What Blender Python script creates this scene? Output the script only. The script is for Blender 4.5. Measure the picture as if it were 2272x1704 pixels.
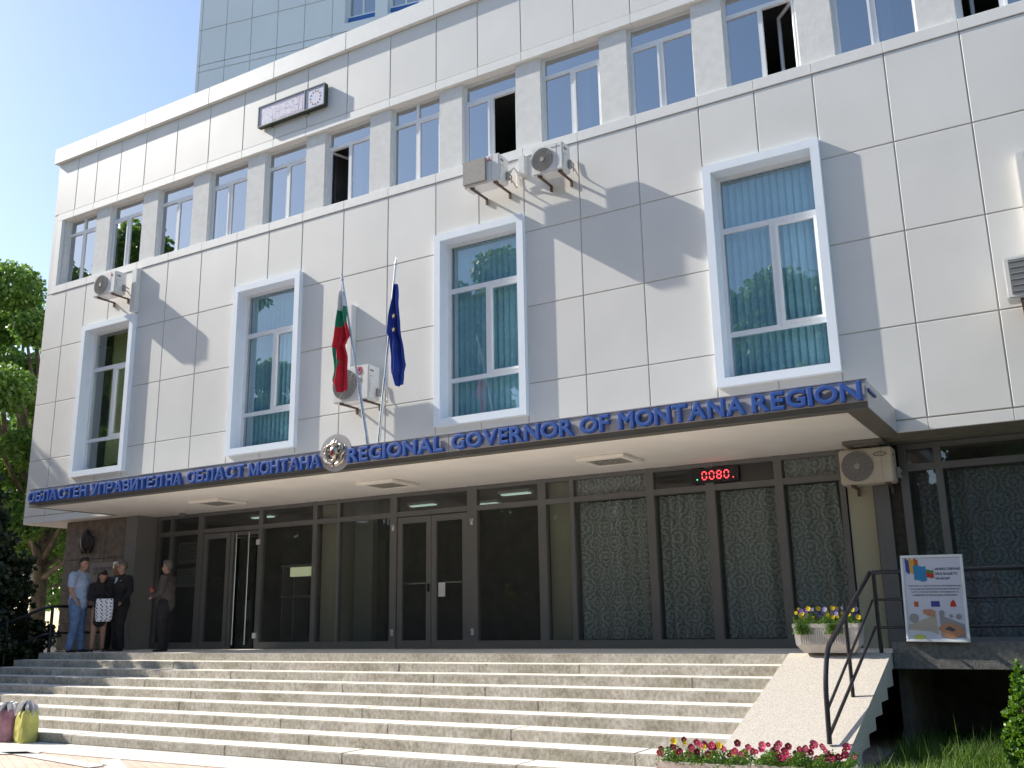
import bpy, bmesh, math, random
import numpy as np
from mathutils import Vector, Matrix
random.seed(7); rng = np.random.default_rng(7)
R = math.radians
S = bpy.context.scene
for o in list(bpy.data.objects): bpy.data.objects.remove(o)
COL = S.collection

# ------------------------------------------------------------ camera
yaw, pitch, roll = R(-30.3716), R(13.8197), R(-0.9996)
fw = Vector((math.sin(yaw)*math.cos(pitch), math.cos(yaw)*math.cos(pitch), math.sin(pitch)))
rt = Vector((math.cos(yaw), -math.sin(yaw), 0)); up = rt.cross(fw)
r2 = math.cos(roll)*rt+math.sin(roll)*up; u2 = -math.sin(roll)*rt+math.cos(roll)*up
cd = bpy.data.cameras.new('camera'); cam = bpy.data.objects.new('camera', cd); COL.objects.link(cam)
m = Matrix((r2, u2, -fw)).transposed().to_4x4(); m.translation = Vector((0, -13.231, 1.497)); cam.matrix_world = m
cd.sensor_width = 36; cd.lens = 2138.5/2272*36; cd.clip_end = 2000; cd.clip_start = .05
S.camera = cam
S.render.resolution_x = 1024; S.render.resolution_y = 768

# ------------------------------------------------------------ light
SUN = Vector((-5.4, -1.0, 3.92)).normalized()
el = math.asin(SUN.z); az = math.atan2(SUN.x, SUN.y)
w = bpy.data.worlds.new("World"); S.world = w; w.use_nodes = True
nt = w.node_tree; nt.nodes.clear()
sky = nt.nodes.new('ShaderNodeTexSky'); sky.sky_type = 'NISHITA'; sky.sun_disc = False
sky.sun_elevation = el; sky.sun_rotation = az; sky.altitude = 100
sky.air_density = 1.0; sky.dust_density = 1.0; sky.ozone_density = 1.3
bg = nt.nodes.new('ShaderNodeBackground'); bg.inputs[1].default_value = .15
ou = nt.nodes.new('ShaderNodeOutputWorld')
nt.links.new(sky.outputs[0], bg.inputs[0]); nt.links.new(bg.outputs[0], ou.inputs[0])
sl = bpy.data.lights.new('sun', 'SUN'); sl.energy = 5.0; sl.angle = R(.55); sl.color = (1, .93, .82)
so = bpy.data.objects.new('sun', sl); COL.objects.link(so); so.location = (-30, -20, 40)
so.rotation_euler = (-SUN).to_track_quat('-Z', 'Y').to_euler()
S.view_settings.view_transform = 'Standard'; S.view_settings.look = 'None'
S.view_settings.exposure = 0.56; S.view_settings.gamma = 1
S.cycles.max_bounces = 8; S.cycles.transparent_max_bounces = 12

# ------------------------------------------------------------ materials
MATS = {}
def mat(name, col, rough=.6, metal=0, noise=0, nscale=6, bump=0, bscale=60, spec=.4, emit=None, estr=0, col2=None, stretch=(1, 1, 1), detail=5):
    m = bpy.data.materials.new(name); m.use_nodes = True; n = m.node_tree; b = n.nodes['Principled BSDF']
    b.inputs['Base Color'].default_value = (*col, 1); b.inputs['Roughness'].default_value = rough
    b.inputs['Metallic'].default_value = metal; b.inputs['Specular IOR Level'].default_value = spec
    tc = n.nodes.new('ShaderNodeTexCoord'); mp = n.nodes.new('ShaderNodeMapping'); mp.inputs['Scale'].default_value = stretch
    n.links.new(tc.outputs['Object'], mp.inputs[0])
    if noise or col2:
        t = n.nodes.new('ShaderNodeTexNoise'); t.inputs['Scale'].default_value = nscale; t.inputs['Detail'].default_value = detail
        n.links.new(mp.outputs[0], t.inputs[0])
        r = n.nodes.new('ShaderNodeValToRGB'); c2 = col2 or tuple(max(0, c*(1-noise)) for c in col)
        r.color_ramp.elements[0].position = .33; r.color_ramp.elements[1].position = .67
        r.color_ramp.elements[0].color = (*c2, 1); r.color_ramp.elements[1].color = (*(min(1, c*(1+noise*.5)) for c in col), 1)
        n.links.new(t.outputs[0], r.inputs[0]); n.links.new(r.outputs[0], b.inputs['Base Color'])
    if bump:
        t2 = n.nodes.new('ShaderNodeTexNoise'); t2.inputs['Scale'].default_value = bscale; t2.inputs['Detail'].default_value = 6
        n.links.new(mp.outputs[0], t2.inputs[0]); bm = n.nodes.new('ShaderNodeBump'); bm.inputs['Strength'].default_value = bump
        bm.inputs['Distance'].default_value = .02
        n.links.new(t2.outputs[0], bm.inputs['Height']); n.links.new(bm.outputs[0], b.inputs['Normal'])
    if emit: b.inputs['Emission Color'].default_value = (*emit, 1); b.inputs['Emission Strength'].default_value = estr
    MATS[name] = m; return m
def glass(name, refl, tint, tstr=1.0, rough=.0, wav=0, dust_haze=0):
    m = bpy.data.materials.new(name); m.use_nodes = True; n = m.node_tree; n.nodes.clear(); L = n.links.new
    o = n.nodes.new('ShaderNodeOutputMaterial'); mx = n.nodes.new('ShaderNodeMixShader')
    tr = n.nodes.new('ShaderNodeBsdfTransparent'); tr.inputs[0].default_value = (*tint, 1)
    gl = n.nodes.new('ShaderNodeBsdfGlossy'); gl.inputs['Roughness'].default_value = rough; gl.inputs[0].default_value = (.95, .98, 1, 1)
    lw = n.nodes.new('ShaderNodeLayerWeight'); lw.inputs[0].default_value = .5
    pw = n.nodes.new('ShaderNodeMath'); pw.operation = 'POWER'; pw.inputs[1].default_value = 5; L(lw.outputs['Facing'], pw.inputs[0])
    mr = n.nodes.new('ShaderNodeMapRange'); mr.inputs['To Min'].default_value = refl; mr.inputs['To Max'].default_value = 1
    L(pw.outputs[0], mr.inputs[0]); L(mr.outputs[0], mx.inputs[0]); L(tr.outputs[0], mx.inputs[1]); L(gl.outputs[0], mx.inputs[2]); L(mx.outputs[0], o.inputs[0])
    if dust_haze:      # dusty film, its grey also imitating haze that lifts the dark panes
        df = n.nodes.new('ShaderNodeBsdfDiffuse'); df.inputs[0].default_value = (.5, .5, .48, 1); m2 = n.nodes.new('ShaderNodeMixShader'); m2.inputs[0].default_value = dust_haze
        L(mx.outputs[0], m2.inputs[1]); L(df.outputs[0], m2.inputs[2]); L(m2.outputs[0], o.inputs[0])
    if wav:
        tc = n.nodes.new('ShaderNodeTexCoord'); t = n.nodes.new('ShaderNodeTexNoise'); t.inputs['Scale'].default_value = 1.3
        L(tc.outputs['Object'], t.inputs[0]); b = n.nodes.new('ShaderNodeBump'); b.inputs['Strength'].default_value = wav; b.inputs['Distance'].default_value = .02
        L(t.outputs[0], b.inputs['Height']); L(b.outputs[0], gl.inputs['Normal'])
    MATS[name] = m; return m
def vary(m, amt=.05):
    n = m.node_tree; L = n.links.new; b = n.nodes['Principled BSDF']; src = b.inputs['Base Color'].links[0].from_socket
    g_ = n.nodes.new('ShaderNodeNewGeometry'); mr = n.nodes.new('ShaderNodeMapRange'); mr.inputs['To Min'].default_value = 1-amt; mr.inputs['To Max'].default_value = 1
    h = n.nodes.new('ShaderNodeHueSaturation'); L(g_.outputs['Random Per Island'], mr.inputs[0]); L(mr.outputs[0], h.inputs['Value']); L(src, h.inputs['Color']); L(h.outputs[0], b.inputs['Base Color']); return m
panelM = vary(mat('composite panel', (.745, .74, .715), .45, noise=.05, nscale=.9, spec=.35, bump=.03, bscale=1.5, detail=8), .06)
backM = mat('joint backing', (.50, .49, .46), .9)
trimM = mat('painted trim', (.78, .78, .76), .45, noise=.03)
plaster = mat('rough plaster', (.74, .74, .72), .85, noise=.06, nscale=9, bump=.13, bscale=30)
pvc = mat('white pvc', (.80, .82, .84), .3, noise=.02)
surrM = mat('window surround', (.80, .87, .95), .4, noise=.02)
alu = mat('dark anodised aluminium', (.17, .17, .168), .4, metal=.2, noise=.05, spec=.5)
darkm = mat('dark metal', (.17, .16, .135), .4, metal=.15)
soffM = mat('cream soffit', (.88, .84, .77), .7, noise=.06, nscale=1.2, bump=.1, bscale=4)
fascM = mat('fascia', (.43, .42, .43), .35, noise=.04, nscale=2)
letM = mat('blue letters', (.035, .10, .37), .45, noise=.12, nscale=30)
stoneM = mat('brown stone', (.16, .125, .10), .6, noise=.35, nscale=7, bump=.25, bscale=30)
colM = mat('grey column stone', (.22, .215, .21), .8, noise=.25, nscale=60, bump=.3, bscale=80)
creamM = mat('cream column paint', (.40, .385, .28), .6)
chrome = mat('brushed steel', (.75, .75, .75), .2, metal=1)
polM = mat('pole metal', (.62, .63, .66), .25, metal=.8)
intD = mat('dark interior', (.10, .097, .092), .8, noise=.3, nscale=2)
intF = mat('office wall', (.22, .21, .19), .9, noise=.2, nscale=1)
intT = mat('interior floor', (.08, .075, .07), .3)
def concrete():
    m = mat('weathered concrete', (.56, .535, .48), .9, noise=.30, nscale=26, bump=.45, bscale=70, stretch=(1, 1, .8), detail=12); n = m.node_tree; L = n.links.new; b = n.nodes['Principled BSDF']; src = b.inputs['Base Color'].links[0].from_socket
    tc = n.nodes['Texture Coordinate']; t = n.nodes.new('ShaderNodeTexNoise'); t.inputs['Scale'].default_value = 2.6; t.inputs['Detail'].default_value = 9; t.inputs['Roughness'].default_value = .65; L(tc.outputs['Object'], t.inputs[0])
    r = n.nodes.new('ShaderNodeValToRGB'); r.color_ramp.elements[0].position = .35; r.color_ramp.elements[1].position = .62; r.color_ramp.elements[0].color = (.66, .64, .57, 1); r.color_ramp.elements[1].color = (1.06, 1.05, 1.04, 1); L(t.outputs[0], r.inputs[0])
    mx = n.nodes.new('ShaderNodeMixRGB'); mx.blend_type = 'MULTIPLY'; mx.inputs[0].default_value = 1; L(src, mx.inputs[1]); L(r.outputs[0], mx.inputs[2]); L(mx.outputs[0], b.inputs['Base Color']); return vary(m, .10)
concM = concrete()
litTreadM = mat('sunlit pale tread', (.76, .72, .66), .85, noise=.12, nscale=14, bump=.15, bscale=60, detail=9)  # sunlight on the tread tops painted in as a paler concrete tone
terrM = mat('ramp terrazzo', (.55, .51, .455), .8, noise=.28, nscale=60, bump=.2, bscale=120, detail=7)
acM = mat('air conditioner white', (.72, .72, .70), .4, noise=.05, nscale=4)
acO = mat('air conditioner yellowed', (.56, .50, .41), .45, noise=.08, nscale=5)
grilM = mat('grille grey', (.20, .20, .20), .5)
meshM = mat('condenser mesh', (.34, .32, .30), .6, noise=.2, nscale=60)
brkM = mat('rusty bracket', (.12, .075, .06), .6, noise=.3, nscale=30)
blkM = mat('black paint', (.022, .02, .026), .28, noise=.2, spec=.5)
gStrip = glass('strip window glass', .42, (.55, .6, .66), wav=.05)
gBig = glass('tall window glass', .18, (.86, .92, .94), wav=.08)
gDark = glass('shopfront glass', .05, (.66, .69, .69), wav=.08, dust_haze=.07)
gDoor = glass('clear door glass', .05, (.6, .62, .62), dust_haze=.05)
blindM = mat('teal vertical blind', (.30, .55, .64), .8, noise=.1, nscale=3)
whiteB = mat('white slat blind', (.45, .46, .48), .7)
skinM = mat('skin', (.42, .24, .17), .55, noise=.08, nscale=8)
hairM = mat('dark hair', (.02, .015, .013), .5, noise=.3, nscale=40)
greyH = mat('greying hair', (.12, .11, .10), .6, noise=.3, nscale=40)
eyeM = mat('eye', (.03, .02, .02), .2)
jeanM = mat('jeans', (.13, .22, .40), .9, noise=.25, nscale=9, bump=.4, bscale=40)
blackC = mat('black cloth', (.022, .021, .025), .85, noise=.3, nscale=10, bump=.8, bscale=14)
suitM = mat('brown grey suit', (.08, .07, .067), .85, noise=.2, nscale=12, bump=.8, bscale=14)
whiteC = mat('white cloth', (.65, .65, .68), .8)
blueC = mat('pale blue cloth', (.35, .45, .62), .8)
shoeM = mat('dark shoe', (.02, .017, .015), .4)
barkM = mat('plane tree bark', (.26, .22, .16), .9, col2=(.10, .085, .06), nscale=5, bump=.6, bscale=20)

def damask():
    m = mat('damask lace curtain', (.30, .33, .31), .95); n = m.node_tree; L = n.links.new; b = n.nodes['Principled BSDF']
    tc = n.nodes['Texture Coordinate']; sp = n.nodes.new('ShaderNodeSeparateXYZ'); L(tc.outputs['Object'], sp.inputs[0])
    def mth(op, a, bb=None, c=None):
        q = n.nodes.new('ShaderNodeMath'); q.operation = op
        for i, v in enumerate((a, bb, c)):
            if v is None: continue
            if isinstance(v, (int, float)): q.inputs[i].default_value = v
            else: L(v, q.inputs[i])
        return q.outputs[0]
    row = mth('FLOOR', mth('DIVIDE', sp.outputs['Z'], .235))
    off = mth('MULTIPLY', mth('MODULO', row, 2), .5)
    fx = mth('SUBTRACT', mth('FRACT', mth('ADD', mth('DIVIDE', sp.outputs['X'], .36), off)), .5)
    fz = mth('SUBTRACT', mth('FRACT', mth('DIVIDE', sp.outputs['Z'], .235)), .5)
    rr = mth('SQRT', mth('ADD', mth('POWER', mth('MULTIPLY', fx, .36), 2), mth('POWER', mth('MULTIPLY', fz, .235), 2)))
    ang = mth('ARCTAN2', fz, fx)
    pet = mth('ADD', rr, mth('MULTIPLY', mth('SINE', mth('MULTIPLY', ang, 9)), .008))
    ring = mth('SINE', mth('MULTIPLY', pet, 95))
    nz = n.nodes.new('ShaderNodeTexNoise'); nz.inputs['Scale'].default_value = 34; nz.inputs['Detail'].default_value = 5; L(tc.outputs['Object'], nz.inputs[0])
    s = mth('ADD', mth('MULTIPLY', ring, .14), mth('MULTIPLY', nz.outputs[0], 1.15))
    r = n.nodes.new('ShaderNodeValToRGB'); r.color_ramp.elements[0].position = .36; r.color_ramp.elements[1].position = .78
    r.color_ramp.elements[0].color = (.20, .23, .22, 1); r.color_ramp.elements[1].color = (.58, .63, .60, 1)
    L(s, r.inputs[0]); L(r.outputs[0], b.inputs['Base Color'])
    return m
lace = damask()
def shirt():
    m = mat('checked short sleeve shirt', (.42, .50, .66), .9); n = m.node_tree; L = n.links.new; b = n.nodes['Principled BSDF']
    tc = n.nodes['Texture Coordinate']; w1 = n.nodes.new('ShaderNodeTexWave'); w1.inputs['Scale'].default_value = 22; w1.bands_direction = 'X'
    w2 = n.nodes.new('ShaderNodeTexWave'); w2.inputs['Scale'].default_value = 22; w2.bands_direction = 'Z'
    L(tc.outputs['Object'], w1.inputs[0]); L(tc.outputs['Object'], w2.inputs[0])
    a = n.nodes.new('ShaderNodeMath'); a.operation = 'MULTIPLY'; L(w1.outputs['Fac'], a.inputs[0]); L(w2.outputs['Fac'], a.inputs[1])
    r = n.nodes.new('ShaderNodeValToRGB'); r.color_ramp.elements[0].color = (.28, .40, .62, 1); r.color_ramp.elements[1].color = (.62, .66, .72, 1)
    L(a.outputs[0], r.inputs[0]); L(r.outputs[0], b.inputs['Base Color']); return m
shirtM = shirt()
def leafmat(name, c1, c2, tr=.35):
    m = bpy.data.materials.new(name); m.use_nodes = True; n = m.node_tree; n.nodes.clear(); L = n.links.new
    o = n.nodes.new('ShaderNodeOutputMaterial'); mx = n.nodes.new('ShaderNodeMixShader'); mx.inputs[0].default_value = tr
    d = n.nodes.new('ShaderNodeBsdfPrincipled'); d.inputs['Roughness'].default_value = .45; t = n.nodes.new('ShaderNodeBsdfTranslucent')
    g = n.nodes.new('ShaderNodeNewGeometry'); r = n.nodes.new('ShaderNodeValToRGB'); r.color_ramp.elements[0].color = (*c1, 1); r.color_ramp.elements[1].color = (*c2, 1)
    L(g.outputs['Random Per Island'], r.inputs[0]); L(r.outputs[0], d.inputs['Base Color'])
    h = n.nodes.new('ShaderNodeHueSaturation'); h.inputs['Hue'].default_value = .485; h.inputs['Value'].default_value = 1.9; h.inputs['Saturation'].default_value = 1.1
    L(r.outputs[0], h.inputs['Color']); L(h.outputs[0], t.inputs[0]); L(d.outputs[0], mx.inputs[1]); L(t.outputs[0], mx.inputs[2]); L(mx.outputs[0], o.inputs[0]); return m
leafM = leafmat('plane tree leaves', (.055, .13, .03), (.18, .31, .07))
firM = leafmat('dark conifer needles', (.010, .022, .008), (.025, .045, .016), .1)
thuM = leafmat('thuja scales', (.04, .11, .012), (.13, .26, .03), .3)
grassM = leafmat('grass blades', (.04, .10, .015), (.16, .26, .05), .3)
flLeaf = leafmat('pansy leaves', (.05, .12, .02), (.14, .26, .05), .25)

# ------------------------------------------------------------ mesh helpers
class MB:
    def __init__(s): s.v = []; s.f = []; s.m = []
    def add(s, vs, fs, mi=0):
        k = len(s.v); s.v += [tuple(v) for v in vs]; s.f += [tuple(i+k for i in f) for f in fs]; s.m += [mi]*len(fs); return s
    def box(s, x0, x1, y0, y1, z0, z1, mi=0, M=None):
        vs = [(x, y, z) for x in (x0, x1) for y in (y0, y1) for z in (z0, z1)]
        if M is not None: vs = [M @ Vector(v) for v in vs]
        return s.add(vs, [(0, 1, 3, 2), (4, 6, 7, 5), (0, 4, 5, 1), (2, 3, 7, 6), (0, 2, 6, 4), (1, 5, 7, 3)], mi)
    def panel(s, x0, x1, y0, y1, z0, z1, b=.006, mi=0):      # bevelled front facing -y
        vs = [(x0, y0+b, z0), (x1, y0+b, z0), (x1, y0+b, z1), (x0, y0+b, z1), (x0+b, y0, z0+b), (x1-b, y0, z0+b), (x1-b, y0, z1-b), (x0+b, y0, z1-b),
              (x0, y1, z0), (x1, y1, z0), (x1, y1, z1), (x0, y1, z1)]
        return s.add(vs, [(4, 5, 6, 7), (0, 1, 5, 4), (1, 2, 6, 5), (2, 3, 7, 6), (3, 0, 4, 7), (8, 9, 1, 0), (9, 10, 2, 1), (10, 11, 3, 2), (11, 8, 0, 3)], mi)
    def quad(s, a, b, c, d, mi=0): return s.add([a, b, c, d], [(0, 1, 2, 3)], mi)
    def tube(s, pts, r, n=10, mi=0, cap=True):
        P = [Vector(p) for p in pts]; rs = r if isinstance(r, (list, tuple)) else [r]*len(P); rings = []; k = len(s.v); ref = None
        for i, p in enumerate(P):
            t = ((P[min(i+1, len(P)-1)]-P[i]).normalized()+(P[i]-P[max(i-1, 0)]).normalized())
            t = t.normalized() if t.length > 1e-6 else Vector((0, 0, 1))
            if ref is None: ref = Vector((0, 0, 1)) if abs(t.z) < .9 else Vector((1, 0, 0))
            a = t.cross(ref).normalized(); b = t.cross(a).normalized(); ref = a.cross(t)
            for j in range(n):
                q = 2*math.pi*j/n; s.v.append(tuple(p+a*rs[i]*math.cos(q)+b*rs[i]*math.sin(q)))
        for i in range(len(P)-1):
            for j in range(n):
                j2 = (j+1) % n; s.f.append((k+i*n+j, k+i*n+j2, k+(i+1)*n+j2, k+(i+1)*n+j)); s.m.append(mi)
        if cap:
            s.f.append(tuple(k+j for j in reversed(range(n)))); s.m.append(mi); s.f.append(tuple(k+(len(P)-1)*n+j for j in range(n))); s.m.append(mi)
        return s
    def disc(s, c, r, y, n=28, rx=None, mi=0, th=.02):       # flat disc facing -y
        k = len(s.v); rx = rx or r
        for yy in (y, y+th):
            for j in range(n): q = 2*math.pi*j/n; s.v.append((c[0]+rx*math.cos(q), yy, c[1]+r*math.sin(q)))
        s.f.append(tuple(k+j for j in range(n))); s.m.append(mi); s.f.append(tuple(k+n+j for j in reversed(range(n)))); s.m.append(mi)
        for j in range(n): s.f.append((k+j, k+n+j, k+n+(j+1) % n, k+(j+1) % n)); s.m.append(mi)
        return s
    def sphere(s, c, r, n=14, mi=0, sc=(1, 1, 1)):
        k = len(s.v); h = n//2
        for i in range(h+1):
            for j in range(n):
                a = math.pi*i/h; b = 2*math.pi*j/n
                s.v.append((c[0]+r*sc[0]*math.sin(a)*math.cos(b), c[1]+r*sc[1]*math.sin(a)*math.sin(b), c[2]+r*sc[2]*math.cos(a)))
        for i in range(h):
            for j in range(n): s.f.append((k+i*n+j, k+(i+1)*n+j, k+(i+1)*n+(j+1) % n, k+i*n+(j+1) % n)); s.m.append(mi)
        return s
    def build(s, name, mats, parent=None, smooth=False, bevel=0, loc=None):
        me = bpy.data.meshes.new(name); me.from_pydata(s.v, [], s.f)
        for q in (mats if isinstance(mats, (list, tuple)) else [mats]): me.materials.append(q)
        me.polygons.foreach_set('material_index', s.m)
        bm = bmesh.new(); bm.from_mesh(me); bmesh.ops.remove_doubles(bm, verts=bm.verts, dist=1e-6) if smooth else None
        bmesh.ops.recalc_face_normals(bm, faces=bm.faces)
        if bevel: bmesh.ops.bevel(bm, geom=[e for e in bm.edges if len(e.link_faces) == 2 and e.calc_face_angle(0) > .6], offset=bevel, segments=2, affect='EDGES')
        bm.to_mesh(me); bm.free()
        if smooth: me.polygons.foreach_set('use_smooth', [True]*len(me.polygons))
        o = bpy.data.objects.new(name, me); COL.objects.link(o)
        if parent is not None: o.parent = parent; o.matrix_parent_inverse = Matrix.Translation(-Vector(parent.location))
        if loc: o.location = loc
        return o
def thing(name, label, cat, loc=(0, 0, 0), group=None):
    o = bpy.data.objects.new(name, None); COL.objects.link(o); o.location = loc; o.empty_display_size = .2; tag(o, label, cat, group); return o
def tag(o, label, cat, group=None):
    o['label'] = label; o['category'] = cat
    if group: o['group'] = group
    return o
def struct(o): o['kind'] = 'structure'; return o
def copy_thing(root, loc, label=None, rz=None, sc=None):
    c = root.copy(); COL.objects.link(c); d = Vector(loc)-root.location; c.location = loc
    if rz is not None: c.rotation_euler.z = rz
    if sc: c.scale = (sc, sc, sc)
    if label: c['label'] = label
    for ch in root.children:
        k = ch.copy(); COL.objects.link(k); k.parent = c; k.matrix_parent_inverse = ch.matrix_parent_inverse.copy()
        for g in ch.children: h = g.copy(); COL.objects.link(h); h.parent = k; h.matrix_parent_inverse = g.matrix_parent_inverse.copy()
    return c
def blob(name, caps, mt, parent, vox=.02, smooth=4, loc=None):
    """tapered capsules (p0,r0,p1,r1[,squash y]) fused into one continuous surface"""
    mb = MB()
    for c in caps:
        p0, r0, p1, r1 = c[:4]; p0 = Vector(p0); p1 = Vector(p1); L = max((p1-p0).length, 1e-4); n = 3
        pts = []; rs = []
        for a in (85, 60, 30): pts.append(p0-(p1-p0).normalized()*r0*math.sin(R(a))); rs.append(r0*math.cos(R(a)))
        for i in range(n+1): pts.append(p0.lerp(p1, i/n)); rs.append(r0+(r1-r0)*i/n)
        for a in (30, 60, 85): pts.append(p1+(p1-p0).normalized()*r1*math.sin(R(a))); rs.append(r1*math.cos(R(a)))
        mb.tube(pts, rs, 14)
    me = bpy.data.meshes.new(name); me.from_pydata(mb.v, [], mb.f); t = bpy.data.objects.new('tmp', me); COL.objects.link(t)
    q = t.modifiers.new('r', 'REMESH'); q.mode = 'VOXEL'; q.voxel_size = vox; q.use_smooth_shade = True
    if smooth: s = t.modifiers.new('s', 'SMOOTH'); s.iterations = smooth; s.factor = .5
    dg = bpy.context.evaluated_depsgraph_get(); me2 = bpy.data.meshes.new_from_object(t.evaluated_get(dg)); bpy.data.objects.remove(t)
    me2.name = name; me2.materials.clear(); me2.materials.append(mt); me2.polygons.foreach_set('use_smooth', [True]*len(me2.polygons))
    o = bpy.data.objects.new(name, me2); COL.objects.link(o)
    if parent is not None: o.parent = parent; o.matrix_parent_inverse = Matrix.Translation(-Vector(parent.location)) if loc is None else Matrix()
    return o
def text_mesh(txt, size=1, depth=.0, off=0.0, space=1.0, bev=0):
    c = bpy.data.curves.new('t', 'FONT'); c.body = txt; c.size = size; c.extrude = depth; c.offset = off; c.space_character = space; c.resolution_u = 3; c.bevel_depth = bev; c.bevel_resolution = 0
    o = bpy.data.objects.new('t', c); COL.objects.link(o); bpy.context.view_layer.update()
    me = bpy.data.meshes.new_from_object(o.evaluated_get(bpy.context.evaluated_depsgraph_get())); bpy.data.objects.remove(o); return me
def text_fit(name, txt, x0, x1, z0, z1, y, depth, mt, parent, off=.0, bev=0):
    """flat or raised writing filling the rectangle x0..x1, z0..z1 and facing -y"""
    me = text_mesh(txt, 1, .05, off, bev=bev); v = np.empty(len(me.vertices)*3); me.vertices.foreach_get('co', v); v = v.reshape(-1, 3)
    mn = v.min(0); mx = v.max(0); nx = (v[:, 0]-mn[0])/(mx[0]-mn[0]); nz = (v[:, 1]-mn[1])/(mx[1]-mn[1]); ny = (v[:, 2]-mn[2])/max(mx[2]-mn[2], 1e-9)
    if bev: ny = np.where(ny > .99, 1., np.where(ny < .01, 0., np.where(ny > .5, .97, .03)))
    w = np.stack([x0+nx*(x1-x0), y-ny*depth, z0+nz*(z1-z0)], 1); me.vertices.foreach_set('co', w.ravel()); me.update()
    me.materials.clear(); me.materials.append(mt); me.name = name; me.polygons.foreach_set('use_smooth', [False]*len(me.polygons))
    bm = bmesh.new(); bm.from_mesh(me); bmesh.ops.recalc_face_normals(bm, faces=bm.faces); bm.to_mesh(me); bm.free()
    o = bpy.data.objects.new(name, me); COL.objects.link(o)
    if parent is not None: o.parent = parent; o.matrix_parent_inverse = Matrix.Translation(-Vector(parent.location))
    return o

# ============================================================ BUILDING
B = thing('office_building', 'pale panelled office block with canopy entrance and a strip of upper windows', 'building', (-10, 0, 0))
XR = 7.0; XL = -20.62
cols = [XL, -19.86, -19.13, -18.27, -17.40, -16.36, -15.32, -14.28, -13.38, -12.48, -11.43, -10.36, -9.28, -8.36, -7.45, -6.40, -5.35, -4.30, -3.42, -2.55, -1.55, -.56, .45, 1.45, 2.45, 3.5, 4.5, 5.5, XR]
big = [(-19.0, -17.25), (-14.20, -12.42), (-9.25, -7.44), (-4.28, -2.54)]
BZ0, BZ1 = 4.71, 8.17
rows = [(11.28, 12.66), (7.86, 9.24), (6.54, 7.86), (5.23, 6.54), (3.96, 5.23)]
g = .009
pan = MB(); bk = MB()
for ri, (z0, z1) in enumerate(rows):
    for i in range(len(cols)-1):
        x0, x1 = cols[i], cols[i+1]; hole = None
        if ri > 0:
            for a, b in big:
                if x0 > a-.2 and x1 < b+.2: hole = 1
        segs = [(z0, z1)]
        if hole:
            if ri == 1: segs = [(BZ1-.03, z1)]
            elif ri == 4: segs = [(z0, BZ0+.03)]
            else: segs = []
        for a, b in segs:
            pan.panel(x0+g, x1-g, 0, .03, a+g, b-g)
            bk.box(x0, x1, .012, .34, a, b)
for i in range(len(cols)-1): pan.panel(cols[i]+.003, cols[i+1]-.003, 0.002, .034, 3.80, 3.96-g, .004)
bk.box(XL, XR, .03, .34, 3.81, 3.96)
pan.build('wall_cladding', panelM, B); bk.build('joint_backing', backM, B)
# end wall on the left, with its own panels, roof and inner rooms
ew = MB()
for z0, z1 in [(3.80, 3.96), (3.96, 5.23), (5.23, 6.54), (6.54, 7.86), (7.86, 9.24), (9.24, 11.28), (11.28, 12.66)]:
    for k in range(9): ew.box(XL-.02, XL+.03, .0+k*1.3+(.035 if k == 0 else g), 1.3*(k+1)-g, z0+g, z1-g)
ew.box(XL+.03, XL+.3, .35, 11.7, 3.80, 12.9); ew.build('end_wall', panelM, B)
inn = MB()
inn.box(XL+.3, XR, 4.2, 4.4, 4.2, 12.6); inn.box(XL+.3, XR, .34, 12, 12.62, 12.9)
inn.box(XL+.3, XR, .345, 4.2, 8.3, 8.6); inn.box(XL+.3, XR, .345, 4.2, 11.35, 11.6); inn.box(XL+.3, XR, .345, 4.2, 3.99, 4.25)
for x in (-16.3, -11.4, -6.4, -1.5, 3.5): inn.box(x-.08, x+.08, .4, 4.2, 4.25, 11.35)
inn.box(XL, XR, 12, 12.3, 0, 12.9); inn.box(XR, XR+.2, .34, 12.3, 0, 12.9)
inn.build('interior_walls', intF, B)
# cornice
co = MB(); ck = [XL-.1]+[x for x in cols[2:-1:2]]+[XR]
for a, b in zip(ck[:-1], ck[1:]): co.panel(a+.004, b-.004, -.085, .3, 12.66, 13.06, .006)
co.box(XL-.08, XR, -.07, .34, 12.67, 13.02); co.box(XL-.10, XL+.3, .3, 11.7, 12.66, 13.05); co.build('cornice', trimM, B)
# header and sill of the strip window
for nm, z0, z1 in (('header_trim', 11.10, 11.28-g), ('sill_trim', 9.24+.004, 9.42)):
    t = MB()
    for i in range(len(cols)-1):
        t.panel(cols[i]+.0025 if i else -20.44, cols[i+1]-.0025, -.015, .20, z0, z1, .004)
    t.build(nm, trimM, B)
t = MB(); t.panel(-20.44, -20.27, -.015, .2, 9.421, 11.099, .004); t.build('strip_end_trim', trimM, B)
t = MB(); t.panel(XL+g, -20.45, 0, .3, 9.25, 11.27); t.build('corner_panel', panelM, B)
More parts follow.
